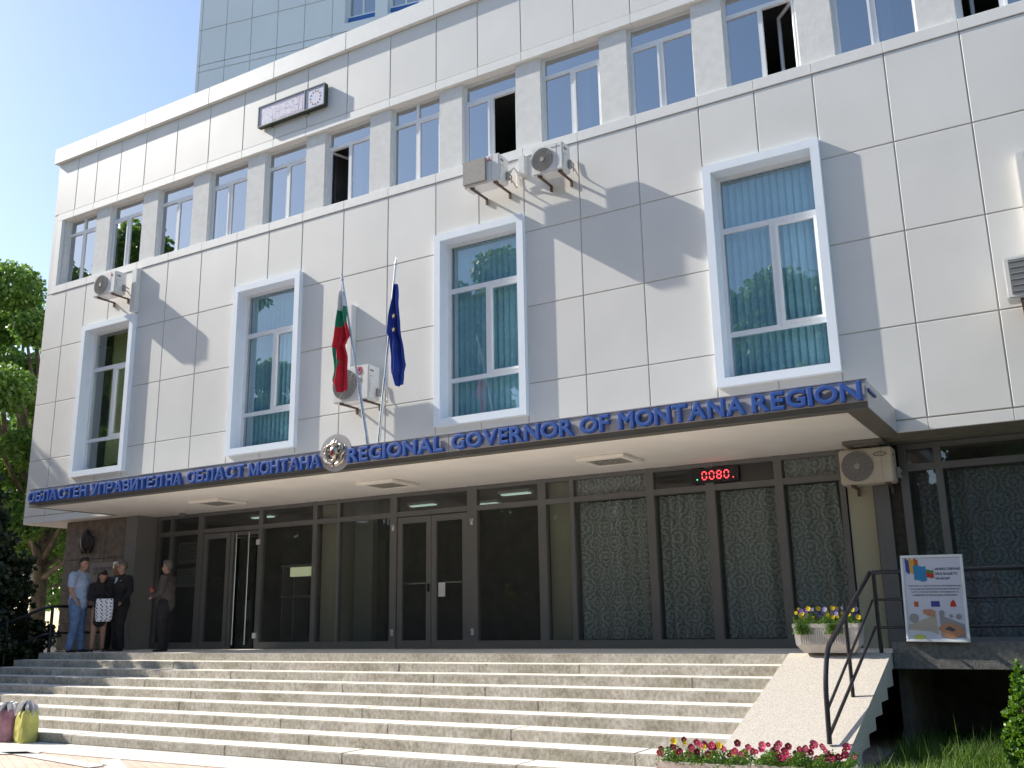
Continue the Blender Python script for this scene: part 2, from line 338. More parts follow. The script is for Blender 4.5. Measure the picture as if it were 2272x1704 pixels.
# strip windows with piers between
WL = [-20.2+1.635*i if i else -20.2 for i in range(17)]; WL = [x+.01 for x in WL]
opened = {5: 'l', 7: 'r', 10: 'r', 12: 'l', 14: 'r'}
for i, xl in enumerate(WL):
    w_ = 1.14; xr = xl+w_; z0, z1 = 9.42, 11.10; yf = .155
    if xr > XR: break
    pi = MB(); nx = WL[i+1] if i+1 < len(WL) else xr+.5
    pi.box(xr, min(nx, XR), .055, .34, z0-.02, z1+.05); pi.build('pier', plaster, B)
    if i == 0: q = MB(); q.box(-20.3, xl, .06, .34, z0-.02, z1+.05); q.build('pier', plaster, B)
    f = MB(); fr = .045
    f.box(xl, xl+fr, yf, yf+.06, z0, z1); f.box(xr-fr, xr, yf, yf+.06, z0, z1); f.box(xl+fr, xr-fr, yf, yf+.06, z0, z0+fr); f.box(xl+fr, xr-fr, yf, yf+.06, z1-fr, z1)
    xm = (xl+xr)/2; f.box(xl+fr, xr-fr, yf, yf+.06, 10.68, 10.75); f.box(xm-.035, xm+.035, yf, yf+.06, z0+fr, 10.68)
    if i in (0, 6): f.box(xm-.03, xm+.03, yf, yf+.06, 10.75, z1-fr)
    W = f.build('window', pvc, B)
    q = MB(); q.quad((xl+fr, yf+.03, 10.75), (xr-fr, yf+.03, 10.75), (xr-fr, yf+.03, z1-fr), (xl+fr, yf+.03, z1-fr)); q.build('pane', gStrip, W)
    for sd, (a, b) in (('l', (xl+fr, xm-.035)), ('r', (xm+.035, xr-fr))):
        s = MB(); op = opened.get(i) == sd; q = MB(); zz0, zz1 = z0+fr, 10.68; k = .035
        if sd == 'r' and not op and i % 2 == 0 or op or sd == 'l' and i % 2:
            bars = [(a, a+k, zz0, zz1), (b-k, b, zz0, zz1), (a+k, b-k, zz0, zz0+k), (a+k, b-k, zz1-k, zz1)]
            for x0, x1, y0, y1 in bars: s.box(x0, x1, yf-.012, yf+.04, y0, y1)
            q.quad((a+k, yf+.012, zz0+k), (b-k, yf+.012, zz0+k), (b-k, yf+.012, zz1-k), (a+k, yf+.012, zz1-k))
            if op:
                hx = a if sd == 'l' else b; ang = R(72 if i != 10 else 48)*(1 if sd == 'l' else -1)
                Mx = Matrix.Translation((hx, yf+.02, 0)) @ Matrix.Rotation(ang, 4, 'Z') @ Matrix.Translation((-hx, -(yf+.02), 0))
                s.v = [tuple(Mx @ Vector(v)) for v in s.v]; q.v = [tuple(Mx @ Vector(v)) for v in q.v]
            s.build('sash', pvc, W); q.build('pane', gStrip, W)
        else:
            q.quad((a, yf+.03, zz0), (b, yf+.03, zz0), (b, yf+.03, zz1), (a, yf+.03, zz1)); q.build('pane', gStrip, W)
    if i in (8, 9, 10, 11):
        s = MB()
        for k in range(9): z = 10.80+k*.033; s.box(xl+.05, xr-.05, yf+.07, yf+.09, z, z+.022)
        s.build('blind', whiteB, W)
# tall framed windows
for bi, (a, b) in enumerate(big):
    t = MB(); yb = -.10; fr = .125; yi = .16
    def ring(mb, x0, x1, z0, z1, w1, y0, y1, b1=.006):
        mb.box(x0, x0+w1, y0, y1, z0, z1); mb.box(x1-w1, x1, y0, y1, z0, z1); mb.box(x0+w1, x1-w1, y0, y1, z0, z0+w1); mb.box(x0+w1, x1-w1, y0, y1, z1-w1, z1)
    ring(t, a, b, BZ0, BZ1, fr, yb, .30); Sx = t.build('window_surround', surrM, B)
    x0, x1, z0, z1 = a+fr, b-fr, BZ0+fr, BZ1-fr; f = MB(); k = .055; ring(f, x0, x1, z0, z1, k, yi, yi+.06)
    f.box(x0+k, x1-k, yi, yi+.06, 7.12, 7.20); f.box(x0+k, x1-k, yi, yi+.06, 5.50, 5.57); xm = x0+(x1-x0)*.53; f.box(xm-.04, xm+.04, yi, yi+.06, 5.57, 7.12)
    f.box(x0, x1, yi-.10, yi, z0-.001, z0+.02)
    # opening sash right of the mullion
    s0, s1 = xm+.04, x1-k
    for q0, q1, r0, r1 in [(s0, s0+.04, 5.57, 7.12), (s1-.04, s1, 5.57, 7.12), (s0+.04, s1-.04, 5.57, 5.61), (s0+.04, s1-.04, 7.08, 7.12)]: f.box(q0, q1, yi-.015, yi+.045, r0, r1)
    f.build('window_frame', pvc, Sx)
    for q0, q1, r0, r1 in [(x0+k, x1-k, 7.20, z1-k), (x0+k, xm-.04, 5.57, 7.12), (s0+.04, s1-.04, 5.61, 7.08), (x0+k, x1-k, z0+k, 5.50)]:
        q = MB(); q.quad((q0, yi+.03, r0), (q1, yi+.03, r0), (q1, yi+.03, r1), (q0, yi+.03, r1)); q.build('pane', gBig, Sx)
    if bi:
        bl = MB(); n = 13
        for k2 in range(n):
            xx = x0+.04+(x1-x0-.08)*(k2+.5)/n; ww = (x1-x0-.08)/n*.5*(1.05 if bi > 1 else .85); tw = .022 if bi > 1 else .05
            bl.quad((xx-ww, yi+.17-tw, z0+.03), (xx+ww, yi+.17+tw, z0+.03), (xx+ww, yi+.17+tw, z1-.02), (xx-ww, yi+.17-tw, z1-.02))
        bl.build('blind', blindM, Sx)
    else:
        cu = MB(); cu.box(x0-.1, x1+.3, .75, .8, 5.1, 8.2); cu.build('inner_wall', mat('olive inner wall', (.62, .62, .30), .9, noise=.1, nscale=1), Sx)

# ---------------------------------------------------------------- canopy
CX0, CX1, CY = -17.48, -1.93, -1.95
cn = MB(); xs = [CX0, -14.9, -12.5, -10.06, -7.68, -5.16, -4.02, CX1]
for a, b in zip(xs[:-1], xs[1:]): cn.panel(a+.003, b-.003, CY, CY+.03, 3.865, 4.12, .003)
cn.box(CX0-.01, CX1+.01, CY-.012, CY+.05, 4.12, 4.132)
cn.box(CX1-.03, CX1, CY+.03, -.002, 3.80, 4.12); cn.box(CX0, CX0+.03, CY+.03, -.002, 3.80, 4.12); cn.box(CX0+.02, CX1-.02, CY+.03, -.002, 4.06, 4.11)
can = cn.build('canopy', fascM, B)
cb = MB(); cb.box(CX0+.01, CX1-.01, CY+.012, CY+.029, 3.80, 3.862); cb.box(CX0, CX1, CY+.002, CY+.17, 3.785, 3.80); cb.box(CX1-.26, CX1, CY+.17, -.002, 3.785, 3.80); cb.box(CX0, CX0+.1, CY+.17, -.002, 3.785, 3.80)
cb.build('fascia_border', darkm, can)
sf = MB(); sf.box(CX0+.1, CX1-.26, CY+.17, 0, 3.79, 3.82); sf.box(-17.5, CX1-.26, 0, .86, 3.79, 3.82); sf.build('soffit', soffM, can)
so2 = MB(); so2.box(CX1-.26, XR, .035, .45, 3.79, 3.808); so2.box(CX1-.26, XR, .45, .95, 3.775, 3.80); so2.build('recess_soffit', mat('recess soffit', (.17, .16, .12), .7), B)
so3 = MB(); so3.box(XL, -17.5, .035, 11.6, 3.79, 3.83); so3.build('overhang_soffit', soffM, B)

# ---------------------------------------------------------------- ground floor
GY = .85; PZ = 1.06
fx = [(-17.08, -17.0), (-16.67, -16.61), (-15.83, -15.67), (-14.11, -14.0), (-12.69, -12.59), (-12.09, -12.03), (-10.84, -10.69), (-9.17, -8.97), (-7.77, -7.62), (-7.18, -7.10), (-5.83, -5.70), (-4.86, -4.72), (-3.81, -3.69), (-2.90, -2.82)]
f = MB()
for a, b in fx: f.box(a, b, GY-.05, GY+.05, PZ, 3.79)
for (a0, a), (b, b0) in zip(fx[:-1], fx[1:]):
    f.box(a, b, GY-.045, GY+.045, 3.72, 3.785); f.box(a, b, GY-.045, GY+.045, 3.36, 3.45)
    if not (-16 < a < -14.2 or -10.75 < a < -9.3): f.box(a, b, GY-.045, GY+.045, PZ, 1.19)
f.box(-2.44, -2.24, GY-.10, GY+.05, PZ, 3.79)
SF = f.build('shopfront_frame', alu, B)
def pane(x0, x1, z0, z1, par=SF, mt=gDark, y=GY): q = MB(); q.quad((x0, y, z0), (x1, y, z0), (x1, y, z1), (x0, y, z1)); return q.build('pane', mt, par)
for (a0, a), (b, b0) in zip(fx[:-1], fx[1:]):
    pane(a, b, 3.45, 3.72)
    if not (-16 < a < -14.2 or -10.75 < a < -9.3): pane(a, b, 1.19, 3.36)
# right glazing bay beyond the column
f = MB(); rx = [(-2.08, -1.98), (-1.63, -1.54), (.05, .14), (1.75, 1.84), (3.4, 3.49), (5.1, 5.19), (6.9, 7)]
for a, b in rx: f.box(a, b, GY-.05, GY+.05, PZ, 3.77)
for (a0, a), (b, b0) in zip(rx[:-1], rx[1:]):
    f.box(a, b, GY-.045, GY+.045, 3.70, 3.765); f.box(a, b, GY-.045, GY+.045, 3.40, 3.49); f.box(a, b, GY-.045, GY+.045, PZ, 1.2)
SF2 = f.build('shopfront_frame', alu, B)
gRight = glass('right shopfront glass', .13, (.5, .52, .55), wav=.15, dust_haze=.06)
for (a0, a), (b, b0) in zip(rx[:-1], rx[1:]): pane(a, b, 3.49, 3.70, SF2, gRight); pane(a, b, 1.2, 3.40, SF2, gRight)
# doors
def door(x0, x1, hinge=None, extra=None):
    d = MB(); k = .105; z0, z1 = PZ+.01, 3.345
    d.box(x0, x0+k, GY-.03, GY+.03, z0, z1); d.box(x1-k, x1, GY-.03, GY+.03, z0, z1); d.box(x0+k, x1-k, GY-.03, GY+.03, z1-.11, z1); d.box(x0+k, x1-k, GY-.03, GY+.03, z0, z0+.13)
    D = d.build('door', alu, B); q = MB(); q.quad((x0+k, GY, z0+.13), (x1-k, GY, z0+.13), (x1-k, GY, z1-.11), (x0+k, GY, z1-.11)); q.build('pane', gDark, D)
    if hinge is not None:
        for z in (1.28, 3.12): h = MB(); h.box(hinge-.02, hinge+.02, GY-.075, GY-.05, z, z+.11); h.box(hinge-.035, hinge+.03, GY-.075, GY-.055, z+.07, z+.1); h.build('hinge', whiteC, D)
    return D
d1 = door(-10.68, -9.945, -10.76); h = MB(); h.box(-10.0, -9.975, GY-.07, GY-.03, 2.02, 2.16); h.build('handle', blkM, d1)
d2 = door(-9.935, -9.18, -9.07); q = MB(); q.box(-9.80, -9.66, GY-.012, GY-.006, 1.93, 2.17); q.build('notice', whiteC, d2)
for dd, a, b in ((d1, -10.57, -10.05), (d2, -9.83, -9.29)): h = MB(); h.tube([(a, GY+.05, 2.17), (b, GY+.05, 2.17)], .012, 6); h.build('push_bar', chrome, dd)
d3 = door(-15.66, -14.90)
# frameless glass door standing ajar, with long pulls
D = MB(); D.box(-14.88, -14.80, GY-.03, GY+.03, PZ+.01, 3.345); D.box(-14.80, -14.13, GY-.01, GY+.0, 3.27, 3.345); D4 = D.build('door', alu, B)
q = MB(); q.box(-14.66, -14.20, GY-.006, GY+.004, PZ+.03, 3.26); q.build('pane', gDoor, D4)
for x in (-14.62, -14.28):
    h = MB(); h.tube([(x, GY-.13, 1.14), (x, GY-.13, 3.30)], .014, 8)
    for z in (1.2, 3.22): h.tube([(x, GY-.13, z), (x, GY-.01, z)], .01, 6)
    h.build('pull_handle', chrome, D4)
for z in (1.26, 3.05): h = MB(); h.box(-14.14, -14.05, GY-.07, GY-.05, z, z+.1); h.build('hinge', whiteC, D4)
# stone wall, pilaster, right column
s = MB(); zz = [1.06, 1.42, 1.60, 2.30, 2.95, 3.79]; xk = [-19.45, -18.85, -18.10, -17.47]
for i in range(5):
    for j in range(3):
        s.panel(xk[j]+.004, xk[j+1]-.004, .30, .5, zz[i]+.004, zz[i+1]-.004, .006)
s.box(-19.44, -17.47, .33, 1.6, 1.0, 3.79); s.panel(-19.45, -17.47, .29, .4, 0, 1.055, .005); s.build('stone_wall', stoneM, B)
s = MB(); s.box(-17.46, -17.10, .30, .95, PZ, 3.79); s.build('pilaster', colM, B)
s = MB(); s.box(-2.80, -2.46, GY-.02, GY+.3, PZ, 3.79); s.build('pilaster', creamM, B)
s = MB(); s.box(-2.235, -2.085, GY-.02, GY+.4, PZ, 3.77); s.build('pilaster', mat('dark stone', (.05, .045, .035), .7, noise=.3, nscale=12), B)
for x in (-12.36, -7.40): s = MB(); s.box(x-.24, x+.24, GY+.13, GY+.6, PZ, 3.85); s.build('inner_column', creamM, B)
s = MB(); s.box(-11.98, -11.55, GY+.35, GY+.5, PZ, 3.8); s.build('inner_column', mat('grey green wall', (.20, .22, .18), .8), B)
# lobby shell
s = MB(); s.box(-17.4, XR, 7, 7.2, PZ, 3.99); s.box(-17.6, -17.4, .96, 7, PZ, 3.99); s.box(-6.95, -6.85, 1.4, 7, PZ, 3.9); s.box(-2.3, -2.1, 1.3, 7, PZ, 3.9)
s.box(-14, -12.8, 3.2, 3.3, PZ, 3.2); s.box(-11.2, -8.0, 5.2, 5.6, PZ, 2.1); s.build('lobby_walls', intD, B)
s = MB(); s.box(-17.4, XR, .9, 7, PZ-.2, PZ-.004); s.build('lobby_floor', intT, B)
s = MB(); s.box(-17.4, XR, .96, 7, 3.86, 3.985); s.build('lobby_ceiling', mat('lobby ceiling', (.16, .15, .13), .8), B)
tubeM = mat('lit fluorescent tube', (.8, .9, .8), .5, emit=(.75, 1, .82), estr=.4)
for k, (x, y) in enumerate([(-15.4, 2.2), (-11.4, 2.6), (-10.3, 3.2), (-9.0, 2.2)]):
    L_ = thing('ceiling_lamp', ['lit fluorescent ceiling lamp inside the lobby above the glass door with long steel pulls', 'lit fluorescent ceiling lamp inside the lobby left of the double door', 'lit fluorescent ceiling lamp deep in the lobby behind the double door', 'lit fluorescent ceiling lamp inside the lobby at the right edge of the double door'][k], 'lamp', (x, y, 3.8), 'fluorescent lamps in the lobby')
    s = MB(); s.box(x-.33, x+.33, y-.1, y+.1, 3.80, 3.855); s.build('lamp_housing', pvc, L_)
    s = MB(); s.tube([(x-.3, y-.04, 3.785), (x+.3, y-.04, 3.785)], .013, 6); s.tube([(x-.3, y+.04, 3.785), (x+.3, y+.04, 3.785)], .013, 6); s.build('fluorescent_tube', tubeM, L_)
# curtains
def curtain(x0, x1, z0, z1, y, label, amp=.045, wl=.21, slant=0):
    n = int((x1-x0)/.018); mb = MB()
    for i in range(n+1):
        t = i/n; ph = 2*math.pi*(x0+(x1-x0)*t)/wl
        for z, k in ((z0, 0), (z1, 1)):
            xx = x0+(x1-x0)*t+(slant*t if k == 0 else 0); mb.v.append((xx, y+amp*math.sin(ph+1.3*math.sin(ph*.23))*(.35+.65*abs(math.sin(ph*.11+x0)))+.5*amp*math.sin(ph*.37+1), z))
    for i in range(n): mb.f.append((2*i, 2*i+2, 2*i+3, 2*i+1)); mb.m.append(0)
    o = mb.build('curtain', lace, None, smooth=True); tag(o, label, 'curtain', 'lace curtains behind the ground floor glass'); return o
nmz = ['right of the cream inner column', 'under the red number display', 'second pane left of the yellowed air conditioner', 'under the yellowed air conditioner']
for (a, b), nm in zip([(-7.08, -5.85), (-5.68, -4.88), (-4.70, -3.83)], nmz):
    curtain(a, b, 1.2, 3.35, GY+.14, 'long grey damask lace curtain behind the pane '+nm)
curtain(-3.67, -2.98, 1.2, 3.35, GY+.14, 'long grey lace curtain with slanted edge beside the cream pilaster', slant=.12)
for (a, b), nm in zip([(-7.08, -5.85), (-3.67, -2.92)], ['above the pane right of the cream inner column', 'directly left of the yellowed air conditioner']):
    curtain(a, b, 3.46, 3.74, GY+.08, 'short pale lace valance '+nm, amp=.02, wl=.11)
curtain(-1.88, -1.66, 1.2, 3.38, GY+.14, 'narrow strip of lace curtain in the first pane behind the leaning poster board')
curtain(-1.50, .04, 1.2, 3.38, GY+.14, 'wide dim lace curtain in the second pane right of the leaning poster board', wl=.3)
curtain(.15, 1.74, 1.2, 3.38, GY+.14, 'wide lace curtain in the third pane right of the leaning poster board', wl=.3)

# ---------------------------------------------------------------- tower block behind
T = thing('tower_block', 'taller grey panelled block in shade rising behind the parapet', 'building', (-20.7, 4, 0))
th = R(11.5); ux = Vector((math.cos(th), math.sin(th), 0)); uy = Vector((-math.sin(th), math.cos(th), 0)); T0 = Vector((-20.72, 4.0, 0))
TM = Matrix.Translation(T0) @ Matrix((ux, uy, Vector((0, 0, 1)))).transposed().to_4x4()
towM = mat('tower panel', (.76, .81, .83), .42, noise=.03, nscale=1)
tp = MB(); tb = MB(); tz = [12.9, 15.3, 17.32, 17.54, 18.72, 20.8, 22.9, 25]; tx = [0, .12, .99, 1.86, 2.74, 3.63, 4.53]+[5.46+.9*k for k in range(11)]
for i in range(len(tz)-1):
    for j in range(len(tx)-1):
        x0, x1, z0, z1 = tx[j], tx[j+1], tz[i], tz[i+1]
        if j >= 6 and i >= 3: continue
        tp.panel(x0+.010, x1-.010, 0, .03, z0+.010, z1-.010)
tb.box(0, 14.4, .02, .3, 12.9, 17.54); tb.box(0, 4.53, .021, .3, 17.56, 25)
tb.box(0, 14.4, 4.5, 4.8, 12.9, 25); tb.box(0, .3, .3, 4.5, 12.9, 25); tb.box(.3, 14.4, .3, 4.5, 24.6, 25)
for mb in (tp, tb): mb.v = [tuple(TM @ Vector(v)) for v in mb.v]
tp.build('wall_cladding', towM, T); tb.build('joint_backing', backM, T)
blueM = mat('blue spandrel', (.03, .14, .42), .3)
for k in range(7):
    a = 4.54+k*1.32; f = MB(); f.box(a, a+.38, .012 if k else 0, .3, 17.55, 25); f.box(a+.38, a+1.319, .0, .3, 17.55, 17.80)
    if k == 6: f.box(a+1.32, a+1.6, .0, .3, 17.55, 25)
    f.box(a+.38, a+1.319, .22, .27, 18.10, 18.15); f.box(a+.38, a+.43, .22, .27, 18.15, 20); f.box(a+.82, a+.87, .22, .27, 18.15, 20); f.box(a+1.27, a+1.319, .22, .27, 18.15, 20); f.box(a+.38, a+1.319, .2, .3, 20, 25)
    f.v = [tuple(TM @ Vector(v)) for v in f.v]; W = f.build('window', towM, T)
    p_ = MB(); p_.box(a+.381, a+1.318, .21, .26, 17.80, 18.10); p_.v = [tuple(TM @ Vector(v)) for v in p_.v]; p_.build('spandrel', blueM, W)
    p_ = MB(); p_.quad((a+.43, .245, 18.15), (a+1.27, .245, 18.15), (a+1.27, .245, 20), (a+.43, .245, 20)); p_.v = [tuple(TM @ Vector(v)) for v in p_.v]; p_.build('pane', gStrip, W)

# ============================================================ steps, landing, ramp
RI, TR, PY, SXR = .11768, .39441, -1.345, -3.22
E_ = thing('entrance_steps', 'wide flight of nine weathered concrete steps up to the entrance landing', 'steps', (-10, -3, 0))
ends = [-17.6, -17.75, -17.95, -18.2, -18.5, -18.8, -19.1, -19.4, -19.7, -20]
s = MB(); s.box(-17.6, SXR, PY, .9, .0, PZ); s.box(SXR, 8, -1.22, .9, .95, PZ); ld = s.build('landing', [concM, litTreadM], E_, bevel=.008)
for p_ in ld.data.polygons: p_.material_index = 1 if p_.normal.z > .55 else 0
for i in range(1, 9):
    s = MB(); y1 = PY-TR*(i-1); z = PZ-RI*i; rj = random.Random(i*7); x = ends[i]
    while x < SXR+.01:
        x2 = x+rj.uniform(1.6, 4.6); x2 = SXR+.02 if x2 > SXR-.8 else x2; e = rj.uniform(-.004, .004); s.box(x+.0008, x2-.0008, y1-TR+e, y1+.01, 0, z+rj.uniform(-.002, .002)); x = x2
    # slightly uneven nosing
    o = s.build('step', [concM, litTreadM], E_, bevel=.010)
    for p_ in o.data.polygons: p_.material_index = 1 if p_.normal.z > .55 else 0  # upward faces take the sunlit tone, the rest plain concrete
# sloping cheek slab on saw-tooth stringer
zr = lambda y: PZ+.012+(y-PY)*RI/TR
s = MB(); ya, yb_ = PY, PY-TR*9.2; x0, x1 = SXR, -2.07
s.add([(x0, ya, zr(ya)), (x1, ya, zr(ya)), (x1, yb_, zr(yb_)), (x0, yb_, zr(yb_)), (x0, ya, zr(ya)-.16), (x1, ya, zr(ya)-.16), (x1, yb_, zr(yb_)-.3), (x0, yb_, zr(yb_)-.3)],
      [(0, 1, 2, 3), (7, 6, 5, 4), (0, 3, 7, 4), (1, 5, 6, 2), (3, 2, 6, 7), (0, 4, 5, 1)])
s.box(x0, x1, ya, ya+.24, PZ-.16, PZ+.012); s.build('ramp', terrM, E_)
s = MB()
for i in range(1, 10): s.box(x0+.02, x1-.012, PY-TR*i, PY-TR*(i-1), max(-.02, PZ-RI*i-.22), zr(PY-TR*i)-.03)
s.build('stringer', terrM, E_)
# curb and ledge to the right with a dark recess under it
s = MB(); s.box(-2.06, 8, -1.30, -1.2, .90, 1.19); s.box(-2.06, 8, -1.2, -.95, 1.062, 1.185); s.build('ledge', mat('granite ledge', (.20, .19, .18), .7, noise=.3, nscale=25, bump=.3, bscale=60), E_, bevel=.006)
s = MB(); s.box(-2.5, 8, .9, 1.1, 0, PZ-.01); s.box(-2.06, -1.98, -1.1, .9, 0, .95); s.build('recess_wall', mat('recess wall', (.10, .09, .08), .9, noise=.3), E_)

# ============================================================ ground
def pave():
    m = mat('brick paving', (.5, .3, .22), .85); n = m.node_tree; L = n.links.new; b = n.nodes['Principled BSDF']
    tc = n.nodes['Texture Coordinate']; mp = n.nodes['Mapping']; mp.inputs['Rotation'].default_value = (0, 0, R(28))
    br = n.nodes.new('ShaderNodeTexBrick'); br.inputs['Scale'].default_value = 1; br.inputs['Brick Width'].default_value = .22; br.inputs['Row Height'].default_value = .11; br.inputs['Mortar Size'].default_value = .006
    br.inputs['Color1'].default_value = (.72, .52, .42, 1); br.inputs['Color2'].default_value = (.62, .46, .38, 1); br.inputs['Mortar'].default_value = (.42, .36, .31, 1)
    L(mp.outputs[0], br.inputs[0]); nz = n.nodes.new('ShaderNodeTexNoise'); nz.inputs['Scale'].default_value = 1.5; nz.inputs['Detail'].default_value = 8; L(tc.outputs['Object'], nz.inputs[0])
    mx = n.nodes.new('ShaderNodeMixRGB'); mx.blend_type = 'MULTIPLY'; mx.inputs[0].default_value = .5; L(br.outputs[0], mx.inputs[1]); L(nz.outputs[0], mx.inputs[2])
    hs = n.nodes.new('ShaderNodeHueSaturation'); hs.inputs['Value'].default_value = 1.5; L(mx.outputs[0], hs.inputs['Color']); L(hs.outputs[0], b.inputs['Base Color']); return m
s = MB(); s.quad((-400, -400, -.012), (400, -400, -.012), (400, 500, -.012), (-400, 500, -.012)); struct(s.build('ground', mat('dusty ground', (.30, .28, .25), .95, noise=.2, nscale=.4)))
s = MB(); s.quad((-60, -30, -.004), (-2.2, -30, -.004), (-2.2, 0, -.004), (-60, 0, -.004)); struct(s.build('pavement', pave()))
paleS = mat('pale paving slab', (.66, .64, .61), .85, noise=.12, nscale=12)
s = MB()
s.quad((-20, -5.22, .002), (-2.2, -5.22, .002), (-2.2, -4.40, .002), (-20, -4.40, .002))
struct(s.build('paving_border', paleS))
s = MB()
for a, b in (((-13.6, -5.05), (-9.8, -5.75)), ((-10.2, -5.30), (-8.2, -6.6)), ((-11.6, -5.24), (-16.6, -8.1))):
    A_, B_ = Vector((*a, .006)), Vector((*b, .006)); d = (B_-A_).normalized(); n_ = Vector((-d.y, d.x, 0))*.11
    s.quad(A_-n_, B_-n_, B_+n_, A_+n_)
struct(s.build('paving_bands', paleS))
s = MB(); s.quad((-60, 1.6, .001), (XL-.3, 1.6, .001), (XL-.3, 60, .001), (-60, 60, .001)); struct(s.build('street', mat('sunlit street', (.42, .40, .38), .9, noise=.15)))
s = MB(); NX = 60; NY = 40
for j in range(NY+1):
    for i in range(NX+1):
        x = -2.0+10*i/NX; y = -9.5+10.4*j/NY; s.v.append((x, y, .02+.07*math.sin(x*2.1+y)*math.sin(y*1.7)+.03*random.random()))
for j in range(NY):
    for i in range(NX): k = j*(NX+1)+i; s.f.append((k, k+1, k+NX+2, k+NX+1)); s.m.append(0)
struct(s.build('lawn_soil', mat('lawn soil', (.035, .045, .018), .95, noise=.4, nscale=12), smooth=True))
gv = []; gf = []
def lawn_z(x, y): return .02+.07*math.sin(x*2.1+y)*math.sin(y*1.7)
for k in range(42000):
    if k < 30000: x = random.uniform(-1.98, 1.2); y = random.uniform(-6.5, -.3)
    else: x = random.uniform(-1.98, 5); y = random.uniform(-8, -.2)
    cl = .5+.5*math.sin(x*5+y*3)*math.sin(y*4-x*2); h = random.uniform(.06, .15)*(1+cl*.9)*(1 if random.random() > .02 else 1.8); z = lawn_z(x, y); a = random.uniform(0, 6.28)
    dx, dy = math.cos(a)*.005, math.sin(a)*.005; bx, by = random.gauss(0, .35)*h, random.gauss(0, .35)*h; q = len(gv)
    gv += [(x-dx, y-dy, z), (x+dx, y+dy, z), (x+dx*.6+bx*.45, y+dy*.6+by*.45, z+h*.6), (x-dx*.6+bx*.45, y-dy*.6+by*.45, z+h*.6), (x+bx, y+by, z+h)]
    gf += [(q, q+1, q+2, q+3), (q+3, q+2, q+4)]
me = bpy.data.meshes.new('grass'); me.from_pydata(gv, [], gf); me.materials.append(grassM); o = bpy.data.objects.new('grass', me); COL.objects.link(o)
tag(o, 'long uncut grass in front of the dark recess', 'grass'); o['kind'] = 'stuff'
def arc(pts, k=5):
    out = []
    for i, p in enumerate(pts):
        if 0 < i < len(pts)-1:
            a = Vector(pts[i-1]); b = Vector(p); c = Vector(pts[i+1]); ra = min(.16, (b-a).length*.4, (c-b).length*.4); p0 = b+(a-b).normalized()*ra; p2 = b+(c-b).normalized()*ra
            for j in range(k+1): t = j/k; out.append(tuple(p0*(1-t)**2+b*2*t*(1-t)+p2*t*t))
        else: out.append(tuple(p))
    return out
# ============================================================ canopy lights
louvM = mat('louvre metal', (.62, .60, .55), .3, metal=.6)
for k, (x, y) in enumerate([(-14.0, -.38), (-9.97, -.40), (-5.86, -.42), (-2.42, .42)]):
    L_ = thing('canopy_light', ['square louvred light fitting in the canopy above the left glass doors', 'square louvred light fitting in the canopy just right of the crest', 'square louvred light fitting in the canopy above the double curtain panes', 'square louvred light fitting above the yellowed air conditioner'][k], 'light fitting', (x, y, 3.79), 'recessed lights under the canopy')
    h = .38 if k < 3 else .26; s = MB(); z0 = 3.735
    for a, b, c, d in ((x-h, x+h, y-h, y-h+.13), (x-h, x+h, y+h-.13, y+h), (x-h, x-h+.1, y-h+.13, y+h-.13), (x+h-.1, x+h, y-h+.13, y+h-.13)): s.box(a, b, c, d, z0, 3.789)
    s.build('frame', soffM if k < 3 else darkm, L_, bevel=.01)
    s = MB(); s.box(x-h+.1, x+h-.1, y-h+.13, y+h-.13, 3.775, 3.784); s.build('reflector', mat('lamp reflector', (.12, .12, .11), .4), L_)
    s = MB(); n = 9
    for i in range(n): a = x-h+.11+(2*h-.22)*i/(n-1); s.box(a-.004, a+.004, y-h+.13, y+h-.13, z0+.006, 3.768)
    for i in range(5): a = y-h+.15+(2*h-.30)*i/4; s.box(x-h+.1, x+h-.1, a-.004, a+.004, z0+.004, 3.766)
    s.build('louvre', louvM, L_)

